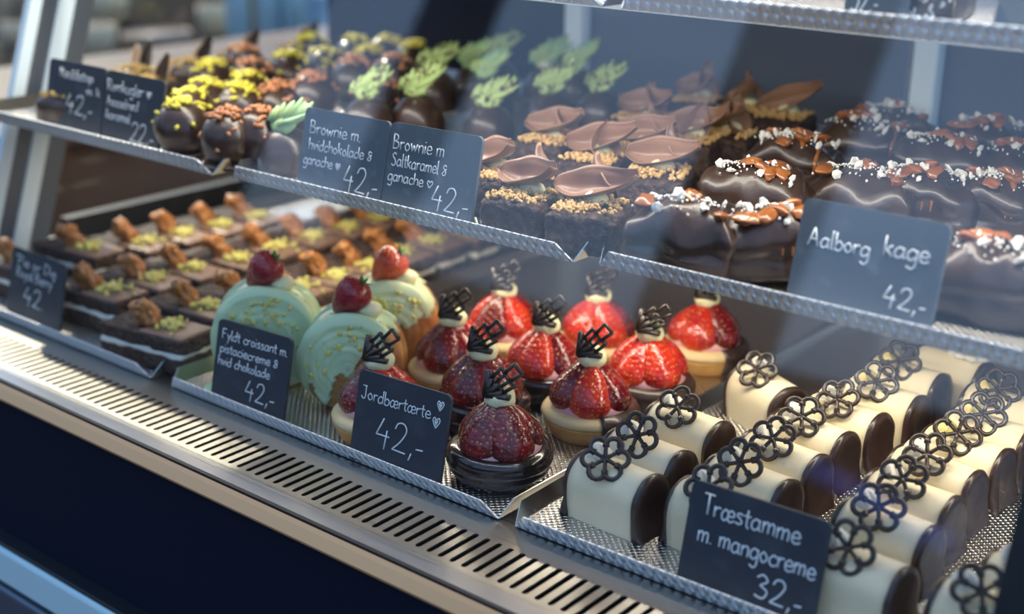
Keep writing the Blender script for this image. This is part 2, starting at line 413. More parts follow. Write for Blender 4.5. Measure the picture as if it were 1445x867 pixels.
bm = NB(); box(bm, (XL, 0.516, -0.1495), (XR, 0.5305, -0.1455), 0.0008, 1); cpart('rail_gasket', bm, black_m)
bm = NB(); box(bm, (XL, 0.510, -0.235), (XR, 0.5305, -0.188), 0.003, 2); cpart('kick_rail', bm, post_d)
# front glass, leaning back, with its mullion
GA = Vector((0, 0.5480, -0.001)); GB = Vector((0, 0.690, 0.46))
def glass_y(z): return GA.y + (GB.y - GA.y) * (z - GA.z) / (GB.z - GA.z)
def slanted(x0, x1, th, z0, z1, dy=0.0):
    bm = NB(); vs = []
    for z in (z0, z1):
        for x in (x0, x1):
            for d in (0, th): vs.append(bm.verts.new((x, glass_y(z) + d + dy, z)))
    for f in ((0, 1, 3, 2), (4, 6, 7, 5), (0, 2, 6, 4), (1, 5, 7, 3), (0, 4, 5, 1), (2, 3, 7, 6)): bm.faces.new([vs[i] for i in f])
    return bm
cpart('front_glass', slanted(XL, XR, 0.004, 0.0, 0.60), glass_m)
cpart('glass_mullion', slanted(-0.1735, -0.120, 0.012, 0.0, 0.60, 0.005), black_m)
# left end: slanted uprights, side glass, skirting
def upright(y0, z0, y1, z1, x, w, d, m, name, parent=None):
    bm = NB(); vs = []
    for (y, z) in ((y0, z0), (y1, z1)):
        for xx in (x - w / 2, x + w / 2):
            for dd in (0, d): vs.append(bm.verts.new((xx, y + dd, z)))
    for f in ((0, 1, 3, 2), (4, 6, 7, 5), (0, 2, 6, 4), (1, 5, 7, 3), (0, 4, 5, 1), (2, 3, 7, 6)): bm.faces.new([vs[i] for i in f])
    return cpart(name, bm, m, False, parent)
for y0, d, x, m, nm in ((.669, .014, -1.252, post_m, 'corner_upright'), (.683, .020, -1.254, post_d, 'upright_infill'), (.703, .019, -1.252, post_m, 'corner_upright'), (.722, .024, -1.254, post_d, 'upright_infill')):
    upright(y0, 0.0, y0 + .142, 0.42, x, 0.010, d, m, nm)
bm = NB(); box(bm, (-1.312, 0.60, 0.0), (-1.308, 1.22, 0.60)); cpart('side_glass', bm, side_glass_m)
bm = NB(); box(bm, (-1.30, 0.80, -0.001), (-1.285, 1.22, 0.026)); cpart('side_skirting', bm, black_m)
bm = NB(); box(bm, (XR - 0.004, 0.60, 0.0), (XR, 1.22, 0.60)); cpart('side_glass', bm, side_glass_m)
# back doors
pane_dark = mat('dark_door_pane', (0.012, 0.017, 0.032), 0.2)
pane_blue = mat('blue_grey_door_pane', (0.085, 0.115, 0.165), 0.35)
pane_brown = mat('brown_back_panel', (0.16, 0.085, 0.055), 0.4)
for x0, x1, m in ((XL, -0.91, pane_dark), (-0.90, -0.525, pane_blue), (-0.505, XR, pane_blue)):
    bm = NB(); box(bm, (x0, 1.232, 0.13), (x1, 1.238, 0.60)); cpart('back_door_pane', bm, m)
bm = NB(); box(bm, (XL, 1.228, 0.0), (XR, 1.238, 0.13)); cpart('back_panel', bm, pane_brown)
for x in (-0.905, -0.497):
    bm = NB(); box(bm, (x - 0.012, 1.212, 0.0), (x + 0.012, 1.231, 0.60), 0.002, 1); cpart('back_door_stile', bm, post_m)
bm = NB(); box(bm, (XL, 1.205, 0.595), (XR, 1.24, 0.61)); box(bm, (XL, 1.19, 0.60), (XR, 1.24, 0.615)); cpart('top_beam', bm, post_d)
bm = NB(); box(bm, (XL, 0.74, 0.606), (XR, 1.19, 0.610)); cpart('roof_glass', bm, side_glass_m)
bm = NB(); box(bm, (-1.10, 0.700, Z2_ - 0.002), (-0.86, 1.14, Z2_)); cpart('sun_stop_plate', bm, tray_side_m)  # unseen plate added to keep the sun off part of the grille
# shelf rails carrying the trays
for z in (0.1655, 0.3285):
    for y in (0.80, 1.10):
        bm = NB(); box(bm, (-1.31, y - 0.008, z - 0.012), (XR - 0.004, y + 0.008, z)); cpart('shelf_rail', bm, post_d)

# ================================================================== TRAYS
def make_tray(x0, x1, y0, y1, z, label, rim=0.0125, flare=0.006, group='steel serving trays in the case', yaw=0.0):
    cx, cy = (x0 + x1) / 2, y0
    t = thing('serving_tray', label, 'tray', (cx, cy, z), (0, 0, yaw), group)
    hx, D, th = (x1 - x0) / 2, y1 - y0, 0.0008
    bm = NB(); box(bm, (-hx, 0, 0), (hx, D, th)); obj('tray_floor', bm, tray_floor_m, t, False)
    def flap(pts, m, nm):
        bm = NB(); vs = [bm.verts.new(p) for p in pts]; f = bm.faces.new(vs)
        n = (Vector(pts[1]) - Vector(pts[0])).cross(Vector(pts[2]) - Vector(pts[1])).normalized()
        g = bmesh.ops.extrude_face_region(bm, geom=[f]); bmesh.ops.translate(bm, verts=[v for v in g['geom'] if isinstance(v, bmesh.types.BMVert)], vec=-n * 0.0008)
        obj(nm, bm, m, t, False)
    cut = 0.011
    flap([(-hx, 0, 0), (hx, 0, 0), (hx - cut, -flare, rim), (-hx + cut, -flare, rim)], tray_rim_m, 'front_rim')
    flap([(hx, D, 0), (-hx, D, 0), (-hx + cut, D + flare, rim), (hx - cut, D + flare, rim)], tray_rim_m, 'back_rim')
    flap([(hx, 0, 0), (hx, D, 0), (hx + flare * .7, D - cut, rim), (hx + flare * .7, cut, rim)], tray_side_m, 'side_rim')
    flap([(-hx, D, 0), (-hx, 0, 0), (-hx - flare * .7, cut, rim), (-hx - flare * .7, D - cut, rim)], tray_side_m, 'side_rim')
    return t
Z0, Z1, Z2 = 0.0008, 0.1675, 0.3305        # top of the tray floors: lower, middle, top
TF = 0.0008
make_tray(-1.235, -0.889, 0.616, 1.16, 0.0, 'lower tray of dark brownie bars with caramel brittle')
make_tray(-0.862, -0.511, 0.617, 1.17, 0.0, 'lower tray holding the croissants and strawberry tarts')
make_tray(-0.497, -0.105, 0.621, 1.17, 0.0, 'lower tray of marzipan log cakes', yaw=R_(1.2))
make_tray(-1.225, -0.866, 0.675, 1.14, Z1 - TF, 'middle shelf tray of chocolate balls with sprinkles')
make_tray(-0.846, -0.502, 0.680, 1.14, Z1 - TF, 'middle shelf tray of leaf topped domes and crumb brownies')
make_tray(-0.486, -0.105, 0.687, 1.14, Z1 - TF, 'middle shelf tray of chocolate bars with caramel and white flakes')
make_tray(-0.846, -0.503, 0.704, 1.14, Z2 - TF, 'top shelf tray left of the V shaped corner, mostly out of frame')
make_tray(-0.488, -0.105, 0.704, 1.14, Z2 - TF, 'top shelf tray along upper right edge of picture')

# ================================================================== PRICE TAGS with hand-written chalk
A_ = [(.72, .8), (.42, 1), (.1, .6), (.14, .15), (.4, 0), (.68, .3)]
G = {
 'a': (.95, [A_, [(.74, 1), (.72, .25), (.88, 0)]]), 'b': (.85, [[(.1, 1.9), (.1, 0)], [(.1, .5), (.4, 1), (.76, .6), (.6, .1), (.3, 0), (.1, .2)]]),
 'c': (.82, [[(.74, .8), (.45, 1), (.1, .55), (.22, .1), (.5, 0), (.76, .2)]]), 'd': (.92, [A_, [(.76, 1.9), (.74, 0)]]),
 'e': (.85, [[(.1, .5), (.72, .56), (.6, .95), (.35, 1), (.1, .6), (.2, .1), (.5, 0), (.8, .2)]]),
 'f': (.55, [[(.6, 1.8), (.35, 1.85), (.25, 1.4), (.25, 0)], [(.0, 1), (.5, 1)]]),
 'g': (.9, [A_, [(.76, 1), (.76, -.4), (.5, -.8), (.12, -.6)]]), 'h': (.85, [[(.1, 1.9), (.1, 0)], [(.1, .5), (.4, 1), (.7, .8), (.7, 0)]]),
 'i': (.32, [[(.12, 1), (.12, 0)], [(.12, 1.42), (.16, 1.52)]]), 'j': (.4, [[(.25, 1), (.25, -.5), (0, -.75)], [(.25, 1.42), (.27, 1.5)]]),
 'k': (.8, [[(.1, 1.9), (.1, 0)], [(.66, 1.05), (.12, .45)], [(.25, .6), (.72, 0)]]), 'l': (.35, [[(.12, 1.9), (.12, .15), (.28, 0)]]),
 'm': (1.2, [[(.1, 1), (.1, 0)], [(.1, .6), (.35, 1), (.54, .8), (.54, 0)], [(.54, .6), (.78, 1), (1.0, .8), (1.0, 0)]]),
 'n': (.85, [[(.1, 1), (.1, 0)], [(.1, .6), (.4, 1), (.68, .8), (.68, 0)]]), 'o': (.88, [[(.42, 1), (.1, .55), (.38, 0), (.74, .45), (.42, 1)]]),
 'p': (.85, [[(.1, 1), (.1, -.85)], [(.1, .5), (.4, 1), (.76, .6), (.6, .1), (.3, 0), (.1, .2)]]),
 'r': (.65, [[(.1, 1), (.1, 0)], [(.1, .6), (.34, .95), (.6, .9)]]), 's': (.72, [[(.6, .88), (.35, 1), (.12, .78), (.5, .42), (.55, .12), (.3, 0), (.05, .12)]]),
 't': (.6, [[(.28, 1.6), (.28, .2), (.5, 0)], [(.0, 1.05), (.56, 1.05)]]), 'u': (.85, [[(.1, 1), (.12, .2), (.4, 0), (.68, .3)], [(.7, 1), (.7, 0)]]),
 'v': (.8, [[(.08, 1), (.36, 0)], [(.36, 0), (.68, 1)]]), 'w': (1.1, [[(.05, 1), (.28, 0)], [(.28, 0), (.5, .8)], [(.5, .8), (.72, 0)], [(.72, 0), (.95, 1)]]),
 'y': (.8, [[(.08, 1), (.38, .1)], [(.7, 1), (.2, -.8)]]), 'z': (.7, [[(.05, 1), (.6, 1)], [(.6, 1), (.05, 0)], [(.05, 0), (.62, 0)]]),
 'æ': (1.25, [[(.62, .8), (.38, 1), (.1, .6), (.14, .15), (.38, 0), (.62, .4), (.64, .9)], [(.62, .5), (1.12, .56), (1.05, .95), (.8, 1), (.62, .6), (.68, .1), (.9, 0), (1.18, .2)]]),
 'ø': (.9, [[(.42, 1), (.1, .55), (.38, 0), (.74, .45), (.42, 1)], [(.08, -.1), (.76, 1.1)]]),
 'A': (1.15, [[(.05, 0), (.5, 1.9)], [(.5, 1.9), (.95, 0)], [(.2, .7), (.8, .7)]]), 'B': (1.05, [[(.1, 1.9), (.1, 0)], [(.1, 1.9), (.6, 1.75), (.62, 1.2), (.15, 1.0)], [(.15, 1.0), (.8, .8), (.75, .15), (.1, 0)]]),
 'F': (.95, [[(.1, 1.9), (.1, 0)], [(.1, 1.9), (.8, 1.9)], [(.1, 1.05), (.62, 1.05)]]), 'J': (.9, [[(.15, 1.9), (.75, 1.9)], [(.6, 1.9), (.6, .3), (.3, 0), (.05, .35)]]),
 'K': (.95, [[(.1, 1.9), (.1, 0)], [(.75, 1.9), (.12, .9)], [(.3, 1.1), (.8, 0)]]), 'N': (1.05, [[(.1, 0), (.1, 1.9)], [(.1, 1.9), (.8, 0)], [(.8, 0), (.8, 1.9)]]),
 'P': (.95, [[(.1, 1.9), (.1, 0)], [(.1, 1.9), (.7, 1.7), (.66, 1.0), (.1, .85)]]), 'R': (1.0, [[(.1, 1.9), (.1, 0)], [(.1, 1.9), (.7, 1.7), (.66, 1.05), (.1, .9)], [(.3, .95), (.8, 0)]]),
 'S': (.95, [[(.75, 1.7), (.45, 1.9), (.12, 1.5), (.6, .95), (.72, .35), (.4, 0), (.05, .25)]]), 'T': (1.0, [[(.05, 1.9), (.95, 1.9)], [(.5, 1.9), (.5, 0)]]),
 'D': (1.05, [[(.1, 1.9), (.1, 0)], [(.1, 1.9), (.8, 1.6), (.85, .5), (.1, 0)]]),
 '2': (1.0, [[(.1, 1.45), (.25, 1.85), (.6, 1.9), (.78, 1.45), (.5, .7), (.05, .05)], [(.05, .05), (.85, 0)]]),
 '3': (1.0, [[(.12, 1.6), (.45, 1.9), (.75, 1.5), (.35, 1.05)], [(.35, 1.05), (.8, .7), (.6, .1), (.1, .2)]]),
 '4': (1.05, [[(.42, 1.9), (.05, .75)], [(.05, .75), (.85, .75)], [(.68, 1.15), (.6, -.15)]]),
 '5': (1.0, [[(.75, 1.9), (.2, 1.9)], [(.2, 1.9), (.15, 1.1)], [(.15, 1.1), (.6, 1.2), (.8, .6), (.5, 0), (.1, .2)]]),
 ',': (.35, [[(.2, .15), (.08, -.35)]]), '-': (.65, [[(.1, .5), (.5, .55)]]), '.': (.35, [[(.1, .0), (.16, .08)]]), '·': (.4, [[(.12, .45), (.18, .55)]]),
 '"': (.45, [[(.1, 1.9), (.08, 1.5)], [(.3, 1.9), (.28, 1.5)]]),
 '&': (.9, [[(.72, 1.25), (.4, 1.45), (.2, 1.1), (.62, .6), (.6, .1), (.3, 0), (.12, .3), (.75, .95)]]),
 '♥': (1.2, [[(.5, .0), (.08, .75), (.25, 1.1), (.5, .8)], [(.5, .8), (.75, 1.1), (.95, .75), (.5, 0)], [(.3, .85), (.5, .3)], [(.7, .85), (.5, .3)], [(.5, .7), (.5, .2)]]),
 '♡': (1.2, [[(.5, .0), (.08, .75), (.25, 1.1), (.5, .8)], [(.5, .8), (.75, 1.1), (.95, .75), (.5, 0)]]),
 ' ': (.55, []),
}
def write(bm, text, x, y, width, xh, W, H, slope=0.0, r=0.00045, seed=1):
    """text from (x, y) as fractions of the tag, fitted to the width fraction; xh = x-height in metres"""
    rg = rnd(seed + len(text))
    tot = sum(G[c][0] for c in text); k = width * W / tot
    cx = 0.0
    for c in text:
        wd, strokes = G[c]
        jy = rg.uniform(-.05, .05)
        for s in strokes:
            pts = catmull(s, 4) if len(s) > 2 else s
            P = []
            for (u, v) in pts:
                X = x * W + (cx + u) * k; Y = y * H + (v + jy) * xh + slope * (cx + u) * k
                P.append((X, Y, 0.0002))
            tube(bm, P, r, 5, flat=0.5)
        cx += wd
def make_tag(corners, zb, lines, label, lean=13, m=None, full=True, drop=0.0035, group='slate price tags'):
    tl, tr, br, bl = corners
    a = at(*bl, zb); b = at(*br, zb); u = (b - a); u.z = 0; W = u.length; u.normalize()
    n = u.cross(Vector((0, 0, 1))); s = R_(lean)              # n points to the front
    v = Vector((0, 0, 1)) * math.cos(s) - n * math.sin(s); nn = u.cross(v)
    def hit(p):
        d = ray(*p); o = Vector((0, 0, CAMZ)); t = (a - o).dot(nn) / d.dot(nn); return o + d * t - a
    H = (hit(tl).dot(v) + hit(tr).dot(v)) / 2 if full is True else full
    M = Matrix((u, v, nn)).transposed().to_4x4(); M.translation = a - v * drop
    H += drop
    t = thing('price_tag', label, 'price tag', M.translation, M.to_euler(), group)
    bm = NB(); rad = 0.0045; pts = []
    for cx, cy, a0 in ((W - rad, H - rad, 0), (rad, H - rad, 90), (0.001, 0.001, 180), (W - 0.001, 0.001, 270)):
        rr = rad if a0 < 180 else 0.001
        for k in range(5):
            an = R_(a0 + 22.5 * k); pts.append((cx + rr * math.cos(an), cy + rr * math.sin(an)))
    f = bm.faces.new([bm.verts.new((x, y, -0.0028)) for x, y in pts])
    g = bmesh.ops.extrude_face_region(bm, geom=[f]); bmesh.ops.translate(bm, verts=[q for q in g['geom'] if isinstance(q, bmesh.types.BMVert)], vec=(0, 0, 0.0028))
    obj('slate', bm, m or slate_m, t, False)
    bm = NB()
    for i, L in enumerate(lines): write(bm, L[0], L[1], L[2] + drop / H * (1 - L[2]), L[3], L[4], W, H, L[5] if len(L) > 5 else 0, L[6] if len(L) > 6 else 0.00045, i)
    obj('chalk_writing', bm, chalk_m, t, True)
    return t
make_tag(((510, 521), (640, 560), (620, 684), (493, 640)), .005,
         [('Jordbærtærte', .05, .68, .77, .0050), ('42,-', .26, .20, .55, .0108, 0, .0006), ('♥', .865, .80, .09, .0062), ('♥', .84, .60, .10, .0068)],
         'slate price tag reading Jordbærtærte 42, with two chalk hearts')
make_tag(((318, 447), (414, 484), (399, 594), (297, 560)), .005,
         [('Fyldt croissant m.', .07, .77, .90, .0042), ('pistaciecreme &', .06, .60, .80, .0040), ('hvid chokolade', .05, .44, .72, .0040), ('42,-', .46, .12, .42, .0078, 0, .0005)],
         'slate price tag reading Fyldt croissant, leaning before the mint green croissants')
make_tag(((985, 678), (1172, 738), (1147, 883), (955, 812)), .005,
         [('Træstamme', .10, .70, .72, .0066, 0, .0006), ('m. mangocreme', .10, .42, .86, .0064, 0, .0006), ('32,-', .56, .06, .36, .0078, 0, .00065)],
         'slate price tag reading Træstamme m. mangocreme 32, before the log cakes')
make_tag(((24, 352), (93, 372), (83, 464), (10, 432)), .005,
         [('"Pie or Die', .08, .74, .78, .0050), ('Royal Berry"', .12, .55, .72, .0050), ('42.', .30, .16, .40, .0085, 0, .0006)],
         'blurred slate price tag at the left end of the brownie bar tray')
make_tag(((1135, 279), (1340, 316), (1312, 467), (1109, 417)), Z1 + .005,
         [('Aalborg', .08, .55, .44, .0056, 0, .00055), ('kage', .60, .60, .31, .0060, 0, .00055), ('42,-', .66, .13, .30, .0062, 0, .00055)],
         'large smudged slate price tag reading Aalborg kage 42', m=slate_hazed)
make_tag(((432, 151), (549, 171), (535.5, 289), (418, 262)), Z1 + .005,
         [('Brownie m.', .08, .69, .62, .0052), ('hvidchokolade &', .09, .49, .76, .0046), ('ganache ♥', .05, .30, .46, .0044), ('42,-', .55, .09, .42, .0096, 0, .00055)],
         'slate price tag reading Brownie m. hvidchokolade, left of the adjoining pair', m=slate_hazed)
make_tag(((550.5, 171), (682, 193), (664, 317), (537, 289)), Z1 + .005,
         [('Brownie m', .05, .69, .58, .0056), ('Saltkaramel &', .06, .49, .62, .0050), ('ganache ♡', .04, .31, .52, .0046), ('42,-', .55, .09, .42, .0088, 0, .00055)],
         'slate price tag reading Brownie m Saltkaramel, right of the adjoining pair', m=slate_hazed)
make_tag(((149, 98), (228, 113), (222, 212), (142, 191)), Z1 + .005,
         [('Romkugler ♥', .02, .70, .80, .0052), ('·hasselnød', .03, .48, .58, .0044), ('·karamel', .03, .28, .46, .0044), ('22,-', .52, .04, .42, .0085, 0, .0005)],
         'slate price tag reading Romkugler 22, before the chocolate balls')
make_tag(((72, 81), (148, 97), (140.5, 190), (62, 170)), Z1 + .005,
         [('Nøddetop', .20, .74, .60, .0046), ('m. k', .70, .55, .24, .0040), ('42,-', .36, .22, .50, .0088, 0, .0005)],
         'faint slate price tag far left on the middle shelf, price 42')
make_tag(((1190, -60), (1284, -50), (1279, 25), (1190, 17)), Z2 + .006,
         [('52,-', .10, .02, .45, .0085, 0, .0006)],
         'slate price tag reading 52 on the top shelf, cut by the picture edge', m=slate_hazed, full=0.061)
make_tag(((1404, -60), (1500, -50), (1490, 50), (1400, 36)), Z2 + .006, [],
         'blank end of a pale slate price tag at the upper right corner', m=slate_hazed, full=0.061)

# ================================================================== MARZIPAN LOG CAKES
def flower_mesh():
    bm = NB()
    for k in range(6):
        a = k * math.pi / 3
        c = Vector((math.cos(a), math.sin(a), 0)) * 0.0098
        pts = []
        for j in range(11):
            b = a + R_(-125) + R_(250) * j / 10
            pts.append(c + Vector((math.cos(b), math.sin(b), 0)) * 0.0056)
        tube(bm, pts, 0.0018, 7, flat=0.9)
        a2 = a + math.pi / 6
        e = Vector((math.cos(a2), math.sin(a2), 0))
        tube(bm, [Vector((0, 0, 0)), e * 0.004, e * 0.0085, e * 0.0108], [0.0018, 0.0014, 0.0014, 0.0024], 7)
        ball(bm, e * 0.0100, (0.0022, 0.0022, 0.0017), seg=8, rings=6)
    ball(bm, (0, 0, 0), (0.0021, 0.0021, 0.0016), seg=8, rings=6)
    return bm
def D_prof(w, h, n=24):
    """round-topped arch section with a flat, slightly narrower foot"""
    pts = []; r = w / 2; b = h - r
    for k in range(n + 1):
        a = -R_(38) + (math.pi + R_(76)) * k / n
        z = b + (r if a > 0 and a < math.pi else b / math.sin(R_(38)) * .98) * math.sin(a)
        pts.append((r * (math.cos(a) if 0 < a < math.pi else (1 if math.cos(a) > 0 else -1) * (1 - .10 * (abs(min(a, math.pi - a)) / R_(38)) ** 2)), max(z, 0)))
    return [(pts[0][0], 0.0)] + pts + [(pts[-1][0], 0.0)]
def make_log(name, label, L=0.054, W=0.0385, H=0.0415, seed=0, flower=True, dollop='yellow', rosette=False, group=None, loc=(0, 0, 0), rz=0):
    rg = rnd(seed); t = thing(name, label, 'cake', loc, (0, 0, rz), group)
    bm = NB(); P = D_prof(W, H); nx = 9; rows = []
    for i in range(nx):
        x = -L / 2 + L * i / (nx - 1); row = []
        for y, z in P:
            k = 1 + 0.02 * noise.noise(Vector((x * 40 + seed * 7, y * 40, z * 40))) + 0.012 * math.sin(i / (nx - 1) * math.pi)
            row.append(bm.verts.new((x, y * k, z * k)))
        rows.append(row)
    for i in range(nx - 1):
        for j in range(len(P) - 1): bm.faces.new((rows[i][j], rows[i + 1][j], rows[i + 1][j + 1], rows[i][j + 1]))
        bm.faces.new((rows[i][0], rows[i][-1], rows[i + 1][-1], rows[i + 1][0]))
    bm.faces.new(rows[0]); bm.faces.new(rows[-1][::-1])
    obj('marzipan_roll', bm, marzipan, t)
    for s in (-1, 1):                                    # dipped ends, a thick uneven tongue of chocolate
        bm = NB(); rings = []
        for (dx, k) in ((-0.0008, 0.99), (-0.0004, 1.025), (0.0018, 1.03), (0.0032, 0.97), (0.0036, 0.80)):
            row = []
            for y, z in P:
                q = 1 + 0.05 * noise.noise(Vector((y * 70 + seed * 3, z * 70, s * 5 + seed)))
                zc = H * 0.42
                fl_ = 0.004 * max(0, 1 - z / 0.012) if dx > 0 else 0
                row.append(bm.verts.new((s * (L / 2 + dx + fl_), y * k * q, max(0.0, (zc + (z - zc) * k * q)) if z > 0.001 else 0.0)))
            rings.append(row)
        for i in range(len(rings) - 1):
            for j in range(len(P) - 1): bm.faces.new((rings[i][j], rings[i + 1][j], rings[i + 1][j + 1], rings[i][j + 1]))
            bm.faces.new((rings[i][0], rings[i][-1], rings[i + 1][-1], rings[i + 1][0]))
        bm.faces.new(rings[-1]); bm.faces.new(rings[0])
        obj('chocolate_end', bm, dark_choc, t)
    fx = -L * 0.10
    if rosette:
        bm = NB()
        for k in range(9):
            a = k * 0.9; r = 0.003 + 0.0007 * k
            ball(bm, (fx + 0.016 + r * math.cos(a) * 1.6, r * math.sin(a), H + 0.002), (0.006, 0.0045, 0.0035), seg=10, rings=6, lump=.3, fr=2, seed=k)
        obj('cream_rosette', bm, white_cream, t)
    elif dollop:
        bm = NB(); M = Euler((0, R_(-12), 0)).to_matrix()
        def star(a, z): return 0.16 * math.cos(6 * a)
        lathe(bm, [(0.0078, 0), (0.0084, 0.002), (0.0068, 0.005), (0.004, 0.0085), (0.001, 0.0105)], 36, star)
        bmesh.ops.transform(bm, matrix=Matrix.Translation((fx - 0.0115, 0.003, H - 0.0022)) @ M.to_4x4(), verts=bm.verts)
        obj('cream_dollop', bm, yellow_cream if dollop == 'yellow' else white_cream, t)
    if flower:
        bm = flower_mesh()
        M = Euler((R_(52 + rg.uniform(-9, 9)), R_(rg.uniform(-10, 10)), R_(14 + rg.uniform(-14, 14)))).to_matrix().to_4x4() @ Matrix.Rotation(rg.uniform(0, 1), 4, 'Z')
        bmesh.ops.transform(bm, matrix=Matrix.Translation((fx + 0.002, -0.0085, H + 0.0052)) @ M, verts=bm.verts)
        obj('chocolate_flower', bm, deco_choc, t)
    return t
LG = 'marzipan log cakes on the lower right tray'
logs = [  # x, y, yaw, variant, label
    (-0.4510, 0.6660, -2, 0, 'front left marzipan log cake at the tray corner, whole front side in view'),
    (-0.4560, 0.7100, -3, 1, 'second marzipan log from the tray corner, directly behind the front left log'),
    (-0.4610, 0.7690, -4, 2, 'third marzipan log from the tray corner, last before the gap in its row'),
    (-0.4520, 0.8690, -24, 0, 'marzipan log cake standing apart behind the gap, turned askew beside the tarts'),
    (-0.3780, 0.6750, -5, 3, 'marzipan log cake hidden behind the Træstamme tag, only its dark left end showing'),
    (-0.3810, 0.7190, -5, 1, 'marzipan log just above the Træstamme tag, its right end peeking over'),
    (-0.3830, 0.7660, -5, 2, 'second marzipan log in the row rising behind the Træstamme tag'),
    (-0.3855, 0.8120, -5, 0, 'third marzipan log in the row rising behind the Træstamme tag'),
    (-0.3810, 0.8580, -5, 3, 'fourth marzipan log in the row behind the Træstamme tag'),
    (-0.3740, 0.9080, -4, 4, 'fifth marzipan log in the row behind the tag, yellow cream star beside its flower'),
    (-0.3790, 0.9610, -4, 4, 'sixth marzipan log in the row behind the tag, flower just under the upper shelf rim'),
    (-0.3620, 1.0100, -8, 5, 'rearmost marzipan log with a white cream rosette and no chocolate flower'),
    (-0.2770, 0.6620, -3, 1, 'front marzipan log right of the Træstamme tag, cut by the picture bottom'),
    (-0.2850, 0.7200, -4, 0, 'second marzipan log right of the Træstamme tag, large pale side in view'),
    (-0.2900, 0.7660, -4, 2, 'third marzipan log right of the Træstamme tag'),
    (-0.2930, 0.8110, -4, 3, 'fourth marzipan log right of the Træstamme tag'),
    (-0.2910, 0.8580, -4, 4, 'fifth marzipan log in the right row, yellow cream beside its flower'),
    (-0.2900, 0.9020, -4, 4, 'sixth marzipan log in the right row, flower overlapping the one before'),
    (-0.2985, 0.9540, -4, 4, 'rearmost marzipan log in the right row, beneath the upper shelf rim'),
    (-0.2000, 0.6650, -2, 0, 'marzipan log in the lower right corner beside the dark mullion'),
    (-0.1900, 0.7120, -2, 6, 'marzipan log half hidden behind the dark mullion, no flower showing'),
]
VAR = {0: dict(dollop='white'), 1: dict(dollop='white'), 2: dict(dollop='white'), 3: dict(dollop='white'), 4: dict(dollop='yellow'), 5: dict(flower=False, rosette=True), 6: dict(flower=False, dollop='white')}
proto = {}
for x, y, a, v, lab in logs:
    if v not in proto: proto[v] = make_log('marzipan_log_cake', lab, seed=v + 1, group=LG, loc=(x, y, Z0), rz=R_(a), **VAR[v])
    else: dup(proto[v], (x, y, Z0), R_(a), lab, LG)

# ================================================================== STRAWBERRY TARTS
def berry(bm, L, R, M, seed=0, seg=18):
    """a strawberry: point at +z end, round shoulder at the bottom, one side flattened"""
    prof = []
    n = 16
    for i in range(n + 1):
        t = (i / n) ** 1.25
        r = R * (math.sqrt(1 - (1 - t / .27) ** 2) if t < .27 else max(0, 1 - ((t - .27) / .73) ** 1.75) ** .80)
        prof.append((max(r, 0.00005), L * t))
    start = len(bm.verts)
    rings = lathe(bm, prof, seg, lambda a, z: 0.07 * noise.noise(Vector((math.cos(a) * 1.5, math.sin(a) * 1.5, z * 60 + seed * 5))), caps=True)
    vs = [v for r in rings for v in r]
    bmesh.ops.transform(bm, matrix=M, verts=vs)
def fan_mesh():
    bm = NB(); r = 0.0014
    def bar(a, b, rr=r):
        tube(bm, [Vector((a[0], a[1], 0)), Vector((b[0], b[1], 0))], rr, 6, flat=1.7)
    ap = (0, 0)
    top = [(-.0118, .0135), (-.0062, .0118), (0, .0132), (.0062, .0118), (.0118, .0135)]
    for p in top: bar(ap, p, 0.0024)
    for a, b in zip(top[:-1], top[1:]): bar(a, b)
    t2 = [(-.0078, .0225), (-.0028, .0212), (.0028, .0212), (.0078, .0225)]
    b2 = [(-.0066, .0120), (-.0022, .0125), (.0022, .0125), (.0066, .0120)]
    for a, b in zip(b2, t2): bar(a, b)
    for a, b in zip(t2[:-1], t2[1:]): bar(a, b)
    t3 = [(-.0044, .0318), (.0044, .0318)]; b3 = [(-.0032, .0216), (.0032, .0216)]
    for a, b in zip(b3, t3): bar(a, b)
    bar(*t3)
    return bm
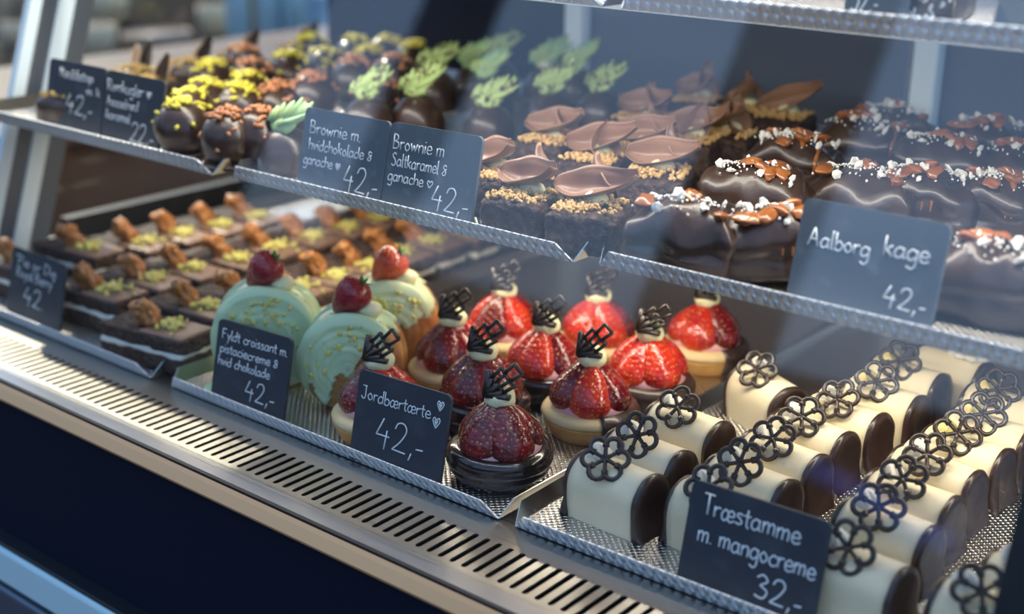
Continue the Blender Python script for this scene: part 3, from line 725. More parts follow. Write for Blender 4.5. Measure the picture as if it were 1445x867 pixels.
def make_tart(label, loc, rz, base, berries, seed, dip=None, group=None):
    rg = rnd(seed * 11); t = thing('strawberry_tart', label, 'tart', loc, (0, 0, 0), group)
    if base == 'chocolate':
        bm = NB()
        prof = [(.0001, 0), (.0290, 0), (.0315, .0015), (.0345, .006), (.0362, .0098), (.0352, .0112), (.0372, .0135), (.0384, .0165), (.0372, .0182), (.0376, .0195), (.0372, .0225), (.0345, .0248), (.030, .0250), (.0001, .0245)]
        lathe(bm, prof, 64, lambda a, z: .022 * noise.noise(Vector((math.cos(a) * 2, math.sin(a) * 2, z * 120 + seed))) + .012 * noise.noise(Vector((math.cos(a) * 9, math.sin(a) * 9, z * 200))), caps=False)
        obj('chocolate_coated_shell', bm, glossy_choc, t)
    else:
        bm = NB()
        lathe(bm, [(.0001, 0), (.0290, 0), (.0305, .0012), (.0340, .0075), (.0362, .0128), (.0366, .0140), (.0340, .0146), (.0001, .0146)], 56, lambda a, z: .012 * noise.noise(Vector((math.cos(a) * 3, math.sin(a) * 3, seed + z * 90))), caps=False)
        obj('pastry_shell', bm, crust_gold, t)
        bm = NB()
        lathe(bm, [(.0001, .0142), (.0345, .0142), (.0368, .0152), (.0372, .0175), (.0362, .0202), (.0330, .0222), (.028, .0226), (.0001, .0226)], 56, lambda a, z: .016 * noise.noise(Vector((math.cos(a) * 2.4, math.sin(a) * 2.4, seed * 2 + z * 60))), caps=False)
        obj('biscuit_rim', bm, biscuit, t)
        if dip is not None:
            a0, a1 = R_(dip[0]), R_(dip[1]); bm = NB()
            prof = [(.0318, .0010), (.0352, .0075), (.0376, .0125), (.0385, .0165), (.0378, .0205), (.0345, .0236), (.027, .0242), (.020, .0236)]
            R1 = lathe(bm, prof, 26, lambda a, z: .02 * noise.noise(Vector((math.cos(a) * 4, math.sin(a) * 4, seed))), a0, a1)
            for row in (R1[0], R1[-1]):
                v0 = bm.verts.new((row[0].co.x * .7, row[0].co.y * .7, .010)); bm.faces.new([*row, v0])
            obj('chocolate_dip', bm, dark_choc, t)
    bm = NB()
    lathe(bm, [(.0285, .0215), (.0302, .0240), (.0275, .029), (.0200, .040), (.0118, .050), (.0066, .0565), (.002, .0575)], 40, lambda a, z: .03 * noise.noise(Vector((math.cos(a) * 2, math.sin(a) * 2, seed + z * 50))))
    obj('pink_mousse', bm, pink_cream, t)
    berries = berries[:5]; n = len(berries)
    for k, b in enumerate(berries):
        a = rz + 2 * math.pi * k / n + rg.uniform(-.10, .10)
        L = .0465 * rg.uniform(.96, 1.05); R = .0166 * rg.uniform(.93, 1.05) * rg.uniform(.94, 1.06)
        tilt = R_(31 + rg.uniform(-4, 4))
        bm = NB()
        M = Matrix.Rotation(a, 4, 'Z') @ Matrix.Translation((.0262, 0, .0195 + rg.uniform(-.001, .001))) @ Matrix.Rotation(-tilt, 4, 'Y') @ Matrix.Diagonal((.76, 1, 1, 1))
        berry(bm, L, R, M, seed + k)
        obj('strawberry', bm, {'d': sb_dark, 'r': sb_red}[b], t)
    bm = NB()
    ball(bm, (0, 0, .0600), (.0112, .0112, .0088), seg=24, rings=14, lump=.10, fr=1.8, seed=seed)
    ball(bm, (.001, .0005, .0650), (.0068, .0068, .0050), seg=18, rings=10, lump=.16, fr=2, seed=seed + 3)
    obj('cream_dollop', bm, pist_cream, t)
    bm = fan_mesh()
    up = Vector((.54 + rg.uniform(-.06, .06), .28, .56 + rg.uniform(-.06, .06))).normalized()
    nrm = Vector((.50, -.72, .42)); nrm = (nrm - up * nrm.dot(up)).normalized(); rt = up.cross(nrm)
    M = Matrix((rt, up, nrm)).transposed().to_4x4(); M.translation = (-.0058, -.0092, .0630)
    bmesh.ops.transform(bm, matrix=M, verts=bm.verts)
    obj('chocolate_fan', bm, deco_choc, t)
    return t
TG = 'strawberry tarts on the lower middle tray'
for i, (x, y, rz, base, be, dip, lab) in enumerate([
    (-.552, .667, -95, 'chocolate', 'dddrdd', None, 'front strawberry tart on a ridged chocolate coated base at the tray corner'),
    (-.549, .771, -60, 'biscuit', 'rddddd', (-40, 75), 'large strawberry tart on pale biscuit right behind the chocolate based tart'),
    (-.664, .661, -120, 'biscuit', 'drrddr', None, 'strawberry tart behind the Jordbærtærte tag, pale shell showing at left'),
    (-.685, .767, -75, 'biscuit', 'ddrrdd', None, 'strawberry tart with dark berries beside the rearmost croissant'),
    (-.619, .727, -80, 'chocolate', 'dddddr', None, 'very dark strawberry tart between the tag and the chocolate based tart'),
    (-.618, .804, -70, 'chocolate', 'rdrdrd', None, 'strawberry tart in the middle of the group on a dark chocolate base'),
    (-.700, .850, -85, 'biscuit', 'drddrr', None, 'rear left strawberry tart nearest the dark rail'),
    (-.630, .892, -100, 'biscuit', 'rrdrrd', None, 'rear middle strawberry tart with bright red berries, its fan fading in haze'),
    (-.546, .845, -95, 'biscuit', 'rrrdrr', (-85, 60), 'bright red strawberry tart with a chocolate dipped right edge'),
    (-.556, .947, -80, 'biscuit', 'rdddrr', (-30, 70), 'rearmost right strawberry tart with its tip under the upper shelf rim'),
]):
    make_tart(lab, (x, y, Z0), R_(rz), base, be, i + 1, dip, TG)

# ================================================================== ROUND CROISSANTS
def make_croissant(label, loc, rz, seed, glaze_m, thr, berry_m, R=.0365, T=.040, group=None, lean=0.0):
    rg = rnd(seed); t = thing('filled_croissant', label, 'croissant', loc, (0, 0, rz), group)
    prof = []                                     # (rho, y) from front face centre over the rim to the back
    for k in range(15): prof.append((R * .93 * k / 14, -T / 2 - .006 * (1 - (k / 14) ** 2) + .0011 * math.cos(k / 14 * R / .0068 * 2 * math.pi)))
    for k in range(1, 8):
        a = math.pi / 2 * k / 8; prof.append((R * .93 + .0075 * math.sin(a), -T / 2 + .0075 * (1 - math.cos(a))))
    for k in range(9): prof.append((R + .0010 + .0022 * math.sin(math.pi * k / 8), -T / 2 + .0075 + (T - .015) * k / 8))
    for k in range(1, 8):
        a = math.pi / 2 * k / 8; prof.append((R * .93 + .0075 * math.cos(a), T / 2 - .0075 + .0075 * math.sin(a)))
    for k in range(1, 8): prof.append((R * .93 * (1 - k / 7), T / 2 + .004 * (k / 7)))
    n = 72; zc = R + .0012
    def pt(a, rho, y, off=0.0):
        q = 1 + .018 * noise.noise(Vector((math.cos(a) * 2, math.sin(a) * 2, y * 40 + seed * 4)))
        rr = rho * q
        return Vector((rr * math.cos(a), y, zc + rr * math.sin(a)))
    def build(off, keep):
        bm = NB(); V = []
        for i in range(n):
            a = 2 * math.pi * i / n; row = []
            for j, (rho, y) in enumerate(prof):
                p = pt(a, rho, y)
                if off:
                    r0, y0 = prof[max(j - 1, 0)]; r1, y1 = prof[min(j + 1, len(prof) - 1)]
                    tv = Vector((r1 - r0, y1 - y0)).normalized(); nr = Vector((tv.y, -tv.x))
                    if nr.length < .5: nr = Vector((0, -1))
                    p += Vector((nr.x * math.cos(a), nr.y, nr.x * math.sin(a))) * off * (1 + .5 * noise.noise(p * 90))
                if p.z < 0: p.z = 0
                row.append(bm.verts.new(p))
            V.append(row)
        for i in range(n):
            for j in range(len(prof) - 1):
                q = (V[i][j], V[(i + 1) % n][j], V[(i + 1) % n][j + 1], V[i][j + 1])
                c = sum((x.co for x in q), Vector()) / 4
                if keep is None or keep(c): bm.faces.new(q)
        bmesh.ops.remove_doubles(bm, verts=bm.verts, dist=.00004)
        for v in [v for v in bm.verts if not v.link_faces]: bm.verts.remove(v)
        return bm
    obj('croissant_body', build(0, None), cro, t)
    def keep(c):
        lim = thr[0] + thr[1] * (c.x / R) + thr[2] * noise.noise(Vector((c.x * 75 + seed * 9, c.y * 40, 0)))
        return c.z > lim
    bm = build(.0020, keep)
    be = [e for e in bm.edges if e.is_boundary]
    g = bmesh.ops.extrude_edge_only(bm, edges=be)
    for v in [v for v in g['geom'] if isinstance(v, bmesh.types.BMVert)]:
        d = Vector((v.co.x, v.co.y * .6, v.co.z - zc)); v.co -= d.normalized() * .0024
        v.co.z = max(v.co.z, 0.0)
    obj('glaze', bm, glaze_m, t)
    if thr[3]:                                    # glaze that ran on to the tray
        bm = NB(); lathe(bm, [(.0001, 0), (.016, 0), (.0165, .0012), (.014, .0022), (.0001, .0026)], 28, lambda a, z: .25 * noise.noise(Vector((math.cos(a), math.sin(a), seed))), c=(thr[3], -.018, .0), caps=False)
        obj('glaze_puddle', bm, glaze_m, t)
    top = zc + R + .002
    bm = NB()
    cq = Vector((.013, .006, 0)); cq.rotate(Euler((0, 0, -rz)))
    ball(bm, (cq.x, cq.y, top + .003), (.0098, .0090, .0072), seg=20, rings=12, lump=.12, fr=1.6, seed=seed)
    obj('cream_dollop', bm, pist_cream, t)
    bm = NB()
    dv = Vector((-.58 + rg.uniform(-.06, .06), -.30, -.70)).normalized()      # points from the leaves to the tip, lying over the front edge
    dv.rotate(Euler((0, 0, -rz))); sx = dv.cross(Vector((0, 0, 1))).normalized(); sy = dv.cross(sx)
    cw = Vector((.001, -.003, 0)); cw.rotate(Euler((0, 0, -rz)))
    M = Matrix((sx, sy, dv)).transposed().to_4x4(); M.translation = Vector((cw.x, cw.y, top + .0135)) - dv * .0165
    berry(bm, .037, .0146, M, seed)
    sbo = obj('strawberry', bm, berry_m, t)
    bm = NB()
    for k in range(5):
        a = k * 1.25; e = Vector((math.cos(a), math.sin(a), .5)) * .0055
        tube(bm, [M @ Vector((0, 0, .0005)), M @ Vector((e.x * .6, e.y * .6, -.0012)), M @ Vector((e.x, e.y, -.0030))], [.0016, .0016, .0004], 6, flat=.4)
    obj('strawberry_leaves', bm, leaf_green, sbo)
    bm = NB()
    for k in range(60):
        a = math.pi / 2 + rg.gauss(0, .42); y = rg.uniform(-T / 2 + .003, T / 2 - .008)
        p = pt(a, R + .0038, y); chip(bm, p, rg.uniform(.0011, .0026), rg)
    for k in range(44):
        a = math.pi / 2 + rg.gauss(-.1, .75); rho = R * rg.uniform(.45, .98)
        p = pt(a, rho, -T / 2 - .006 * (1 - (rho / R) ** 2) - .0022); chip(bm, p, rg.uniform(.0010, .0034), rg)
    o = obj('pistachio_crumbs', bm, pistachio, t, False)
    return t
CG = 'round pistachio croissants on the lower middle tray'
make_croissant('round croissant almost wholly dipped in mint glaze, left, behind its tag', (-.8115, .680, Z0), R_(42), 3, mint, (.004, .004, .02, -.036), sb_fresh, R=.0395, group=CG)
make_croissant('round mint glazed croissant with crumbs on its face, brown crust beneath, front', (-.725, .693, Z0), R_(36), 5, mint, (.034, .034, .030, .0), sb_fresh, group=CG)
make_croissant('rear round croissant with paler green glaze and a bright strawberry', (-.760, .771, Z0), R_(42), 8, mint_pale, (.036, .022, .03, 0), sb_orange, group=CG)

# ================================================================== BROWNIE BARS (lower left)
def make_bar(label, loc, rz, seed, group):
    rg = rnd(seed * 7); t = thing('brownie_bar', label, 'cake', loc, (0, 0, rz), group)
    L, W = .098, .0415
    bm = NB(); rough_block(bm, (-L / 2, -W / 2, 0), (L / 2, W / 2, .0145), 14, .0014, 300, .003, seed); obj('brownie_base', bm, brownie_m, t)
    bm = NB(); rough_block(bm, (-L / 2 + .0005, -W / 2 + .0004, .013), (L / 2 - .0005, W / 2 - .0004, .0195), 16, .0016, 130, .003, seed + 4); obj('cream_layer', bm, white_cream, t)
    bm = NB(); rough_block(bm, (-L / 2, -W / 2, .0185), (L / 2, W / 2, .0315), 14, .0016, 300, .003, seed + 9); obj('brownie_top', bm, brownie_m, t)
    bm = NB(); rough_block(bm, (.000, -W / 2 + .001, .0300), (L / 2 - .001, W / 2 - .001, .0335), 10, .0005, 90, .0015, seed + 5); obj('ganache_half', bm, ganache_m, t)
    bm = NB()
    M = Matrix.Translation((.000, -.002, .0325)) @ Matrix.Rotation(R_(-28 + rg.uniform(-8, 8)), 4, 'Y') @ Matrix.Rotation(R_(12), 4, 'X')
    vs = rough_block(bm, (-.0095, -.007, -.002), (.0095, .007, .025), 11, .0042, 260, .005, seed + 2)
    bmesh.ops.transform(bm, matrix=M, verts=list(vs)); obj('caramel_brittle', bm, caramel_stick, t)
    bm = NB()
    for k in range(46): chip(bm, (.011 + abs(rg.gauss(.005, .009)), rg.gauss(-.001, .0065), .0342 + rg.uniform(0, .0035)), rg.uniform(.0018, .0040), rg)
    obj('pistachio_crumbs', bm, pistachio, t, False)
    return t
BG = 'brownie bars with caramel brittle on the lower left tray'
bars = [
    (-.918, .646, 8, 'nearest brownie bar, white cream layer clear along its front side'),
    (-.936, .700, 4, 'second brownie bar back from the nearest one, partly behind the left croissant'),
    (-.925, .745, 3, 'third brownie bar back in the row nearest the croissants'),
    (-.918, .790, 3, 'fourth brownie bar back in the row nearest the croissants'),
    (-.914, .835, 2, 'fifth brownie bar back in the row nearest the croissants'),
    (-.914, .880, 2, 'sixth brownie bar back in the row nearest the croissants'),
    (-.925, .935, 2, 'seventh brownie bar back in the right row, its cream side showing above the croissant'),
    (-1.040, .671, 5, 'front brownie bar in the middle row, right beside the blurred price tag'),
    (-1.036, .717, 4, 'second brownie bar in the middle row, back from the blurred price tag'),
    (-1.034, .762, 3, 'third brownie bar in the middle row'),
    (-1.028, .812, 3, 'fourth brownie bar in the middle row'),
    (-1.030, .862, 2, 'fifth brownie bar in the middle row'),
    (-1.030, .912, 2, 'sixth brownie bar in the middle row, under the upper tray corner'),
    (-1.168, .668, 4, 'brownie bar at the picture edge left of the blurred price tag'),
    (-1.168, .738, 4, 'front bar of the far left row, at the foot of the bright upright'),
    (-1.142, .784, 3, 'second bar in the far left row behind the bright upright'),
    (-1.138, .830, 3, 'third bar in the far left row'),
    (-1.134, .878, 2, 'fourth bar in the far left row, against the black skirting'),
    (-.928, .985, 2, 'brownie bar in the right row, just under the middle tray front edge'),
    (-.925, 1.035, 2, 'last visible brownie bar of the right row, deep under the middle tray'),
    (-1.028, .960, 2, 'brownie bar of the middle row in the shade below the middle tray corner'),
    (-1.028, 1.010, 2, 'last visible brownie bar of the middle row, deep under the middle tray'),
    (-1.134, .928, 2, 'last visible bar of the far left row, hidden mostly by haze'),
]
bp = {}
for i, (x, y, a, lab) in enumerate(bars):
    v = i % 4
    if v not in bp: bp[v] = make_bar(lab, (x, y, Z0), R_(a), v + 1, BG)
    else: dup(bp[v], (x, y, Z0), R_(a), lab, BG)

# ================================================================== CHOCOLATE BALLS WITH SPRINKLES (middle shelf, left)
def make_ball(name, label, loc, seed, spr, group, R=.0245):
    rg = rnd(seed * 5); t = thing(name, label, 'cake', loc, (0, 0, 0), group)
    bm = NB(); vs = ball(bm, (0, 0, R * .93), (R, R, R * .97), seg=32, rings=20, lump=.07, fr=1.2, seed=seed)
    for v in vs: v.co.z = max(v.co.z, 0)
    lathe(bm, [(R * .86, 0), (R * .92, .001), (R * .86, .0035), (R * .7, .004)], 28, lambda a, z: .06 * noise.noise(Vector((math.cos(a) * 2, math.sin(a) * 2, seed))))
    obj('chocolate_ball', bm, dark_choc, t)
    bm = NB()
    for k in range(46):
        th = abs(rg.gauss(0, .58)); ph = rg.uniform(0, 6.28); rr = R * .985
        p = Vector((rr * math.sin(th) * math.cos(ph), rr * math.sin(th) * math.sin(ph), R * .93 + rr * .985 * math.cos(th) + rg.uniform(0, .003)))
        d = Vector((rg.uniform(-1, 1), rg.uniform(-1, 1), rg.uniform(-.35, .35))).normalized() * rg.uniform(.0034, .0062)
        tube(bm, [p - d * .7, p + d * .7], rg.uniform(.0013, .0021), 5)
    obj(spr[0], bm, spr[1], t)
    return t
YS, OS = ('yellow_sprinkles', yellow_spr), ('orange_sprinkles', orange_spr)
SG = 'chocolate balls with sprinkles on the middle left tray'
b0 = [  # px of the ball centre, kind, label
    (298, 196, 'o', 'front chocolate ball with orange sprinkles standing over the tray corner'),
    (248, 178, 'y', 'front chocolate ball with yellow sprinkles right of the Romkugler tag'),
    (365, 190, 'o', 'chocolate ball with orange sprinkles behind the tray corner gap'),
    (340, 152, 'y', 'yellow sprinkled chocolate ball in the second row, middle of its group'),
    (290, 145, 'y', 'yellow sprinkled ball behind the front orange one'),
    (392, 150, 'o', 'orange sprinkled ball left of the mint leaf cake'),
    (440, 135, 'o', 'orange sprinkled ball above the Brownie m. hvidchokolade tag'),
    (300, 115, 'y', 'yellow sprinkled ball under the pale curls at left'),
    (357, 115, 'o', 'orange sprinkled ball in the third row'),
    (408, 103, 'y', 'yellow sprinkled ball in the third row right of an orange one'),
    (458, 97, 'y', 'yellow sprinkled ball with a thick patch, upper middle'),
    (500, 110, 'o', 'orange sprinkled ball behind the spiky green leaf'),
    (555, 108, 'o', 'orange sprinkled ball at the right end, beside the upright green leaf'),
    (500, 78, 'y', 'yellow sprinkled ball in the rear row, left of centre'),
    (545, 78, 'y', 'yellow sprinkled ball in the rear row, middle'),
    (585, 86, 'y', 'yellow sprinkled ball at the right end of the rear row'),
    (440, 76, 'y', 'yellow sprinkled ball at the left end of the rear row'),
    (345, 92, 'o', 'orange sprinkled ball among the nut topped cakes, between their dark leaves'),
    (532, 140, 'o', 'orange sprinkled ball just above the middle of the Brownie tags'),
    (350, 134, 'y', 'yellow sprinkled ball in the second row, between a yellow and an orange one'),
    (270, 160, 'y', 'yellow sprinkled ball right behind the front yellow one by the Romkugler tag'),
    (522, 94, 'y', 'yellow sprinkled ball just in front of the rear row, right of centre'),
]
pb = {}
def occupied(lst, p, r):
    return any((Vector(q[:2]) - Vector(p[:2])).length < r for q in lst)
for i, (px, py, k, lab) in enumerate(b0):
    p = at(px, py, Z1 + .026); p.z = Z1; p.y = min(max(p.y, .7045), 1.105); v = (k, i % 2)
    if v not in pb: pb[v] = make_ball('sprinkled_chocolate_ball', lab, p, i + 1, YS if k == 'y' else OS, SG)
    else: dup(pb[v], p, i * 1.3, lab, SG)
# nut topped cakes with pale curls at the far left
def leaf_surf(bm, L, W, cup, twist, M, tail=0.0, n=16, m=9, groove=0.0):
    """a spoon shaped chocolate shaving with real thickness: broad rounded bowl, drawn-out folded tail"""
    def f(u, v, off):
        x = (u - .15) * L
        s = math.sqrt(max(0, 1 - (1 - min(u, .42) / .42) ** 2)) * (1 - .80 * max(0, (u - .42) / .58) ** 1.35)
        wv = (v - .5) * W * s
        z = cup * (2 * abs(v - .5)) ** 1.8 * (.35 + .65 * s) + cup * .8 * max(0, 1 - u / .25) ** 2 + twist * u * u - groove * math.exp(-((v - .42) / .10) ** 2) * s + tail * max(0, u - .7) ** 2 * 11
        z += groove * .7 * math.sin(v * 16 + u * 3) * s
        return Vector((x, wv, z + off))
    A = surf(bm, lambda u, v: M @ f(u, v, 0), n, m); B = surf(bm, lambda u, v: M @ f(u, v, .0018), n, m)
    for i in range(n - 1):
        for j in (0, m - 1): bm.faces.new((A[i][j], A[i + 1][j], B[i + 1][j], B[i][j]))
    for j in range(m - 1):
        for i in (0, n - 1): bm.faces.new((A[i][j], A[i][j + 1], B[i][j + 1], B[i][j]))
def make_nutcake(label, loc, rz, seed, group):
    rg = rnd(seed * 3); t = thing('nut_topped_cake', label, 'cake', loc, (0, 0, rz), group)
    bm = NB(); rough_block(bm, (-.024, -.021, 0), (.024, .021, .026), 8, .0012, 120, .008, seed, .006); obj('chocolate_body', bm, dark_choc, t)
    bm = NB()
    for k in range(90):
        x, y = rg.uniform(-.020, .020), rg.uniform(-.017, .017)
        chip(bm, (x, y, .026 + .006 * (1 - (x / .024) ** 2) * (1 - (y / .021) ** 2) + rg.uniform(.0005, .003)), (rg.uniform(.0018, .0036), rg.uniform(.0012, .0025), .0008), rg)
    obj('nut_flakes', bm, nut_m, t, False)
    bm = NB(); leaf_surf(bm, .030, .017, .004, .006, Matrix.Translation((.006, .004, .030)) @ Euler((R_(60), R_(-50), R_(30))).to_matrix().to_4x4(), groove=.001); obj('pale_curl', bm, curl_m, t)
    bm = NB(); leaf_surf(bm, .036, .014, .003, .006, Matrix.Translation((.010, -.004, .030)) @ Euler((R_(70), R_(-62), R_(8))).to_matrix().to_4x4(), groove=.001); obj('dark_leaf', bm, deco_choc, t)
    return t
NG = 'nut topped cakes at the far left of the middle shelf'
npr = None
for i, (px, py, lab) in enumerate([(8, 150, 'nut covered cake at the far left edge, left of the faint tag'), (215, 118, 'nut topped cake with a pale curl, right above the Romkugler tag'),
                                   (270, 92, 'nut topped cake with a pale curl and dark leaf, second back'), (322, 80, 'nut topped cake with tall dark leaf, third back'),
                                   (395, 66, 'nut topped cake among the sprinkled balls, fourth back'), (170, 100, 'nut topped cake half hidden behind the Romkugler tag top')]):
    p = at(px, py, Z1 + .026); p.z = Z1; p.y = min(max(p.y, .712), 1.10); p.x = max(p.x, -1.192)
    if npr is None: npr = make_nutcake(lab, p, 0.2, 3, NG)
    else: dup(npr, p, .2 + .35 * i, lab, NG)

# ================================================================== LEAF TOPPED DOMES (middle shelf, centre)
def spiky_leaf(bm, M, L, seed, nsp=9):
    """a brushed chocolate leaf: a thick rounded body whose far edge ends in a comb of fingers"""
    rg = rnd(seed)
    ball(bm, M @ Vector((L * .36, -.001, 0)), (L * .50, .0092, .0040), M.to_3x3().normalized(), seg=20, rings=10, lump=.18, fr=2, seed=seed)
    tube(bm, [M @ Vector((L * .3, -.001, .0)), M @ Vector((L * .7, .0, .001)), M @ Vector((L * 1.0, .002, .002)), M @ Vector((L * 1.22, .004, .004))], [.0065, .0055, .0030, .0006], 8, flat=.6)
    for k in range(nsp):
        x = -.001 + L * .95 * k / nsp; s = .0085 + .003 * rg.random() + .003 * math.sin(k / nsp * math.pi)
        d = Vector((.30 + .5 * k / nsp + .15 * rg.random(), .85, .25 * rg.random()))
        p = Vector((x, .001, .0005))
        tube(bm, [M @ p, M @ (p + d * s * .6), M @ (p + d * s)], [.0042, .0036, .0012], 7, flat=.7)
def make_dome(label, loc, rz, seed, leafm, ang, group, H=.046):
    rg = rnd(seed); t = thing('leaf_topped_dome_cake', label, 'cake', loc, (0, 0, 0), group)
    R = .0245; H = H * .9; bm = NB()
    prof = [(.0001, 0), (R * .98, 0), (R * 1.05, .002), (R, .006), (R * .99, H * .45), (R * .88, H * .68), (R * .66, H * .86), (R * .35, H * .97), (.0003, H)]
    lathe(bm, prof, 40, lambda a, z: .05 * noise.noise(Vector((math.cos(a) * 1.6, math.sin(a) * 1.6, z * 50 + seed * 3))), caps=False)
    obj('chocolate_dome', bm, dark_choc, t)
    bm = NB(); ball(bm, (-.002, .001, H + .001), (.0075, .007, .005), seg=16, rings=10, lump=.15, fr=2, seed=seed); obj('cream_dab', bm, white_cream, t)
    bm = NB()
    M = Matrix.Translation((-.010, -.007, H + .003)) @ Matrix.Rotation(R_(ang), 4, 'Z') @ Matrix.Rotation(R_(-18 + rg.uniform(-8, 8)), 4, 'Y') @ Matrix.Rotation(R_(62), 4, 'X')
    spiky_leaf(bm, M @ Matrix.Scale(1.35, 4), .028, seed)
    obj('chocolate_leaf', bm, leafm, t)
    return t
DG = 'domes with green chocolate leaves on the middle tray'
for i, (px, py, lm, ang, H, lab) in enumerate([
    (405, 200, green_leaf, 10, .040, 'dark dome with a small mint leaf, peeking left of the Brownie tags'),
    (520, 165, spotted_leaf, 20, .046, 'dome with a speckled spiky green leaf above the left Brownie tag'),
    (590, 163, spotted_leaf, 35, .048, 'dome with a speckled green leaf above the join of the Brownie tags'),
    (612, 128, spotted_leaf, 40, .050, 'dome with a tall upright pointed green leaf, behind the tag join'),
    (690, 165, spotted_leaf, 20, .040, 'dome with a fringed yellow green leaf lying right above the tag corner'),
    (688, 132, green_leaf, 15, .046, 'dome with a plain mint leaf behind the fringed one'),
    (712, 108, green_leaf, 8, .046, 'hazy dome with a wide green leaf in the rear row'),
    (778, 152, spotted_leaf, 22, .044, 'dome with a fringed leaf and white dab, right of centre'),
    (770, 118, green_leaf, 60, .046, 'dome with an upright mint leaf, directly behind the fringed centre one'),
    (806, 84, spotted_leaf, 40, .046, 'rearmost hazy dome with a leaf nearly lost in reflection'),
    (848, 152, spotted_leaf, 10, .046, 'smooth dark dome with a round green leaf, rightmost of the domes'),
    (855, 112, green_leaf, 5, .046, 'dome with a crown like green leaf behind the rightmost dome'),
]):
    p = at(px, py, Z1 + .024); p.z = Z1; p.y = min(max(p.y, .708), 1.045 if i == 6 else 1.105)
    make_dome(lab, p, 0, i + 2, lm, ang, DG, H)

# ================================================================== CRUMB BROWNIES WITH MILK CHOCOLATE CURLS
def make_brownie(label, loc, rz, seed, curls, group, S=.050):
    rg = rnd(seed * 13); t = thing('crumb_brownie', label, 'cake', loc, (0, 0, rz), group)
    h = S / 2
    bm = NB(); rough_block(bm, (-h, -h, 0), (h, h, .0275), 14, .0020, 260, .004, seed); obj('brownie_block', bm, brownie_m, t)
    bm = NB()
    for k in range(300):
        x, y = rg.uniform(-h + .003, h - .003), rg.uniform(-h + .003, h - .003)
        if noise.noise(Vector((x * 60, y * 60, seed))) < -.25: continue
        chip(bm, (x, y, .0280 + rg.uniform(.0004, .0030)), rg.uniform(.0012, .0027), rg)
    o = obj('caramel_crumbs', bm, crumbs_m, t, False); o['kind'] = 'stuff'
    bm = NB(); ball(bm, (0, .012, .0300), (.010, .008, .006), seg=18, rings=10, lump=.12, fr=2, seed=seed); obj('cream_dab', bm, pist_cream, t)
    for (ang, tilt, L, roll) in curls:
        bm = NB()
        M = Matrix.Translation((-.003, .0145, .0355)) @ Matrix.Rotation(R_(ang) - rz, 4, 'Z') @ Matrix.Rotation(R_(-tilt), 4, 'Y') @ Matrix.Rotation(R_(roll + 16), 4, 'X') @ Matrix.Translation((-.014, 0, 0))
        leaf_surf(bm, L * 1.15, .026, .0105, .004, M, tail=.006, n=26, m=17, groove=.0016)
        obj('milk_chocolate_curl', bm, milk_choc, t)
    if len(curls) == 1 and seed % 3:
        bm = NB(); M = Matrix.Translation((.006, .016, .036)) @ Matrix.Rotation(R_(150 + 12 * (seed % 4)) - rz, 4, 'Z') @ Matrix.Rotation(R_(-44), 4, 'Y') @ Matrix.Rotation(R_(24), 4, 'X')
        leaf_surf(bm, .030, .013, .005, .003, M, tail=.004, n=16, m=9, groove=.001)
        obj('milk_chocolate_curl', bm, milk_choc, t)
    return t
RG = 'crumb topped brownies with milk chocolate curls on the middle tray'
for i, (px, py, z, rz, S, cu, lab) in enumerate([
    (737, 296, .018, 8, .046, [(-8, 12, .050, 25)], 'front crumb brownie beside the Saltkaramel tag, curl lying across its back'),
    (832, 312, .018, 20, .050, [(14, 12, .054, 28)], 'front corner crumb brownie pointing at the tray corner, long curl on top'),
    (690, 262, .018, 5, .046, [(-12, 16, .048, 30)], 'crumb brownie partly behind the Saltkaramel tag with a bowl shaped curl'),
    (928, 262, .018, 20, .050, [(12, 10, .052, 30)], 'crumb brownie with a long pale curl above the big chocolate bar'),
    (838, 240, .018, 14, .048, [(20, 16, .052, 30), (120, 52, .030, 20)], 'crumb brownie in the middle with a curl and upright tail'),
    (775, 214, .018, 8, .048, [(-4, 14, .056, 28), (165, 38, .026, 10)], 'crumb brownie with a cream dab and a long curl, before the dark domes'),
    (905, 182, .018, 10, .048, [(150, 42, .034, 20), (10, 12, .046, 30)], 'crumb brownie with winged curls right of the rightmost dome'),
    (975, 212, .018, 14, .048, [(15, 14, .048, 30), (95, 55, .030, 15)], 'crumb brownie with a tall narrow curl, second row from the bars'),
    (1025, 205, .018, 14, .048, [(-25, 22, .052, 30), (140, 45, .036, 15)], 'crumb brownie with a split curl beside the chocolate bars'),
    (1000, 150, .018, 10, .046, [(130, 55, .040, 20), (0, 20, .036, 30)], 'hazy rear crumb brownie with an angular curl, in the bluish haze'),
    (1050, 168, .018, 10, .046, [(-30, 30, .044, 35)], 'rear crumb brownie with a dark upright curl'),
    (1105, 178, .018, 10, .048, [(6, 24, .058, 40)], 'rear right crumb brownie with a large rounded curl and white dab'),
    (905, 225, .018, 14, .046, [(16, 12, .046, 28)], 'crumb brownie wedged between the middle and long curl ones'),
]):
    p = at(px, py, Z1 + z); p.z = Z1; p.y = min(max(p.y, .7085), 1.105)
    make_brownie(lab, p, R_(rz), i + 1, cu, RG, S)

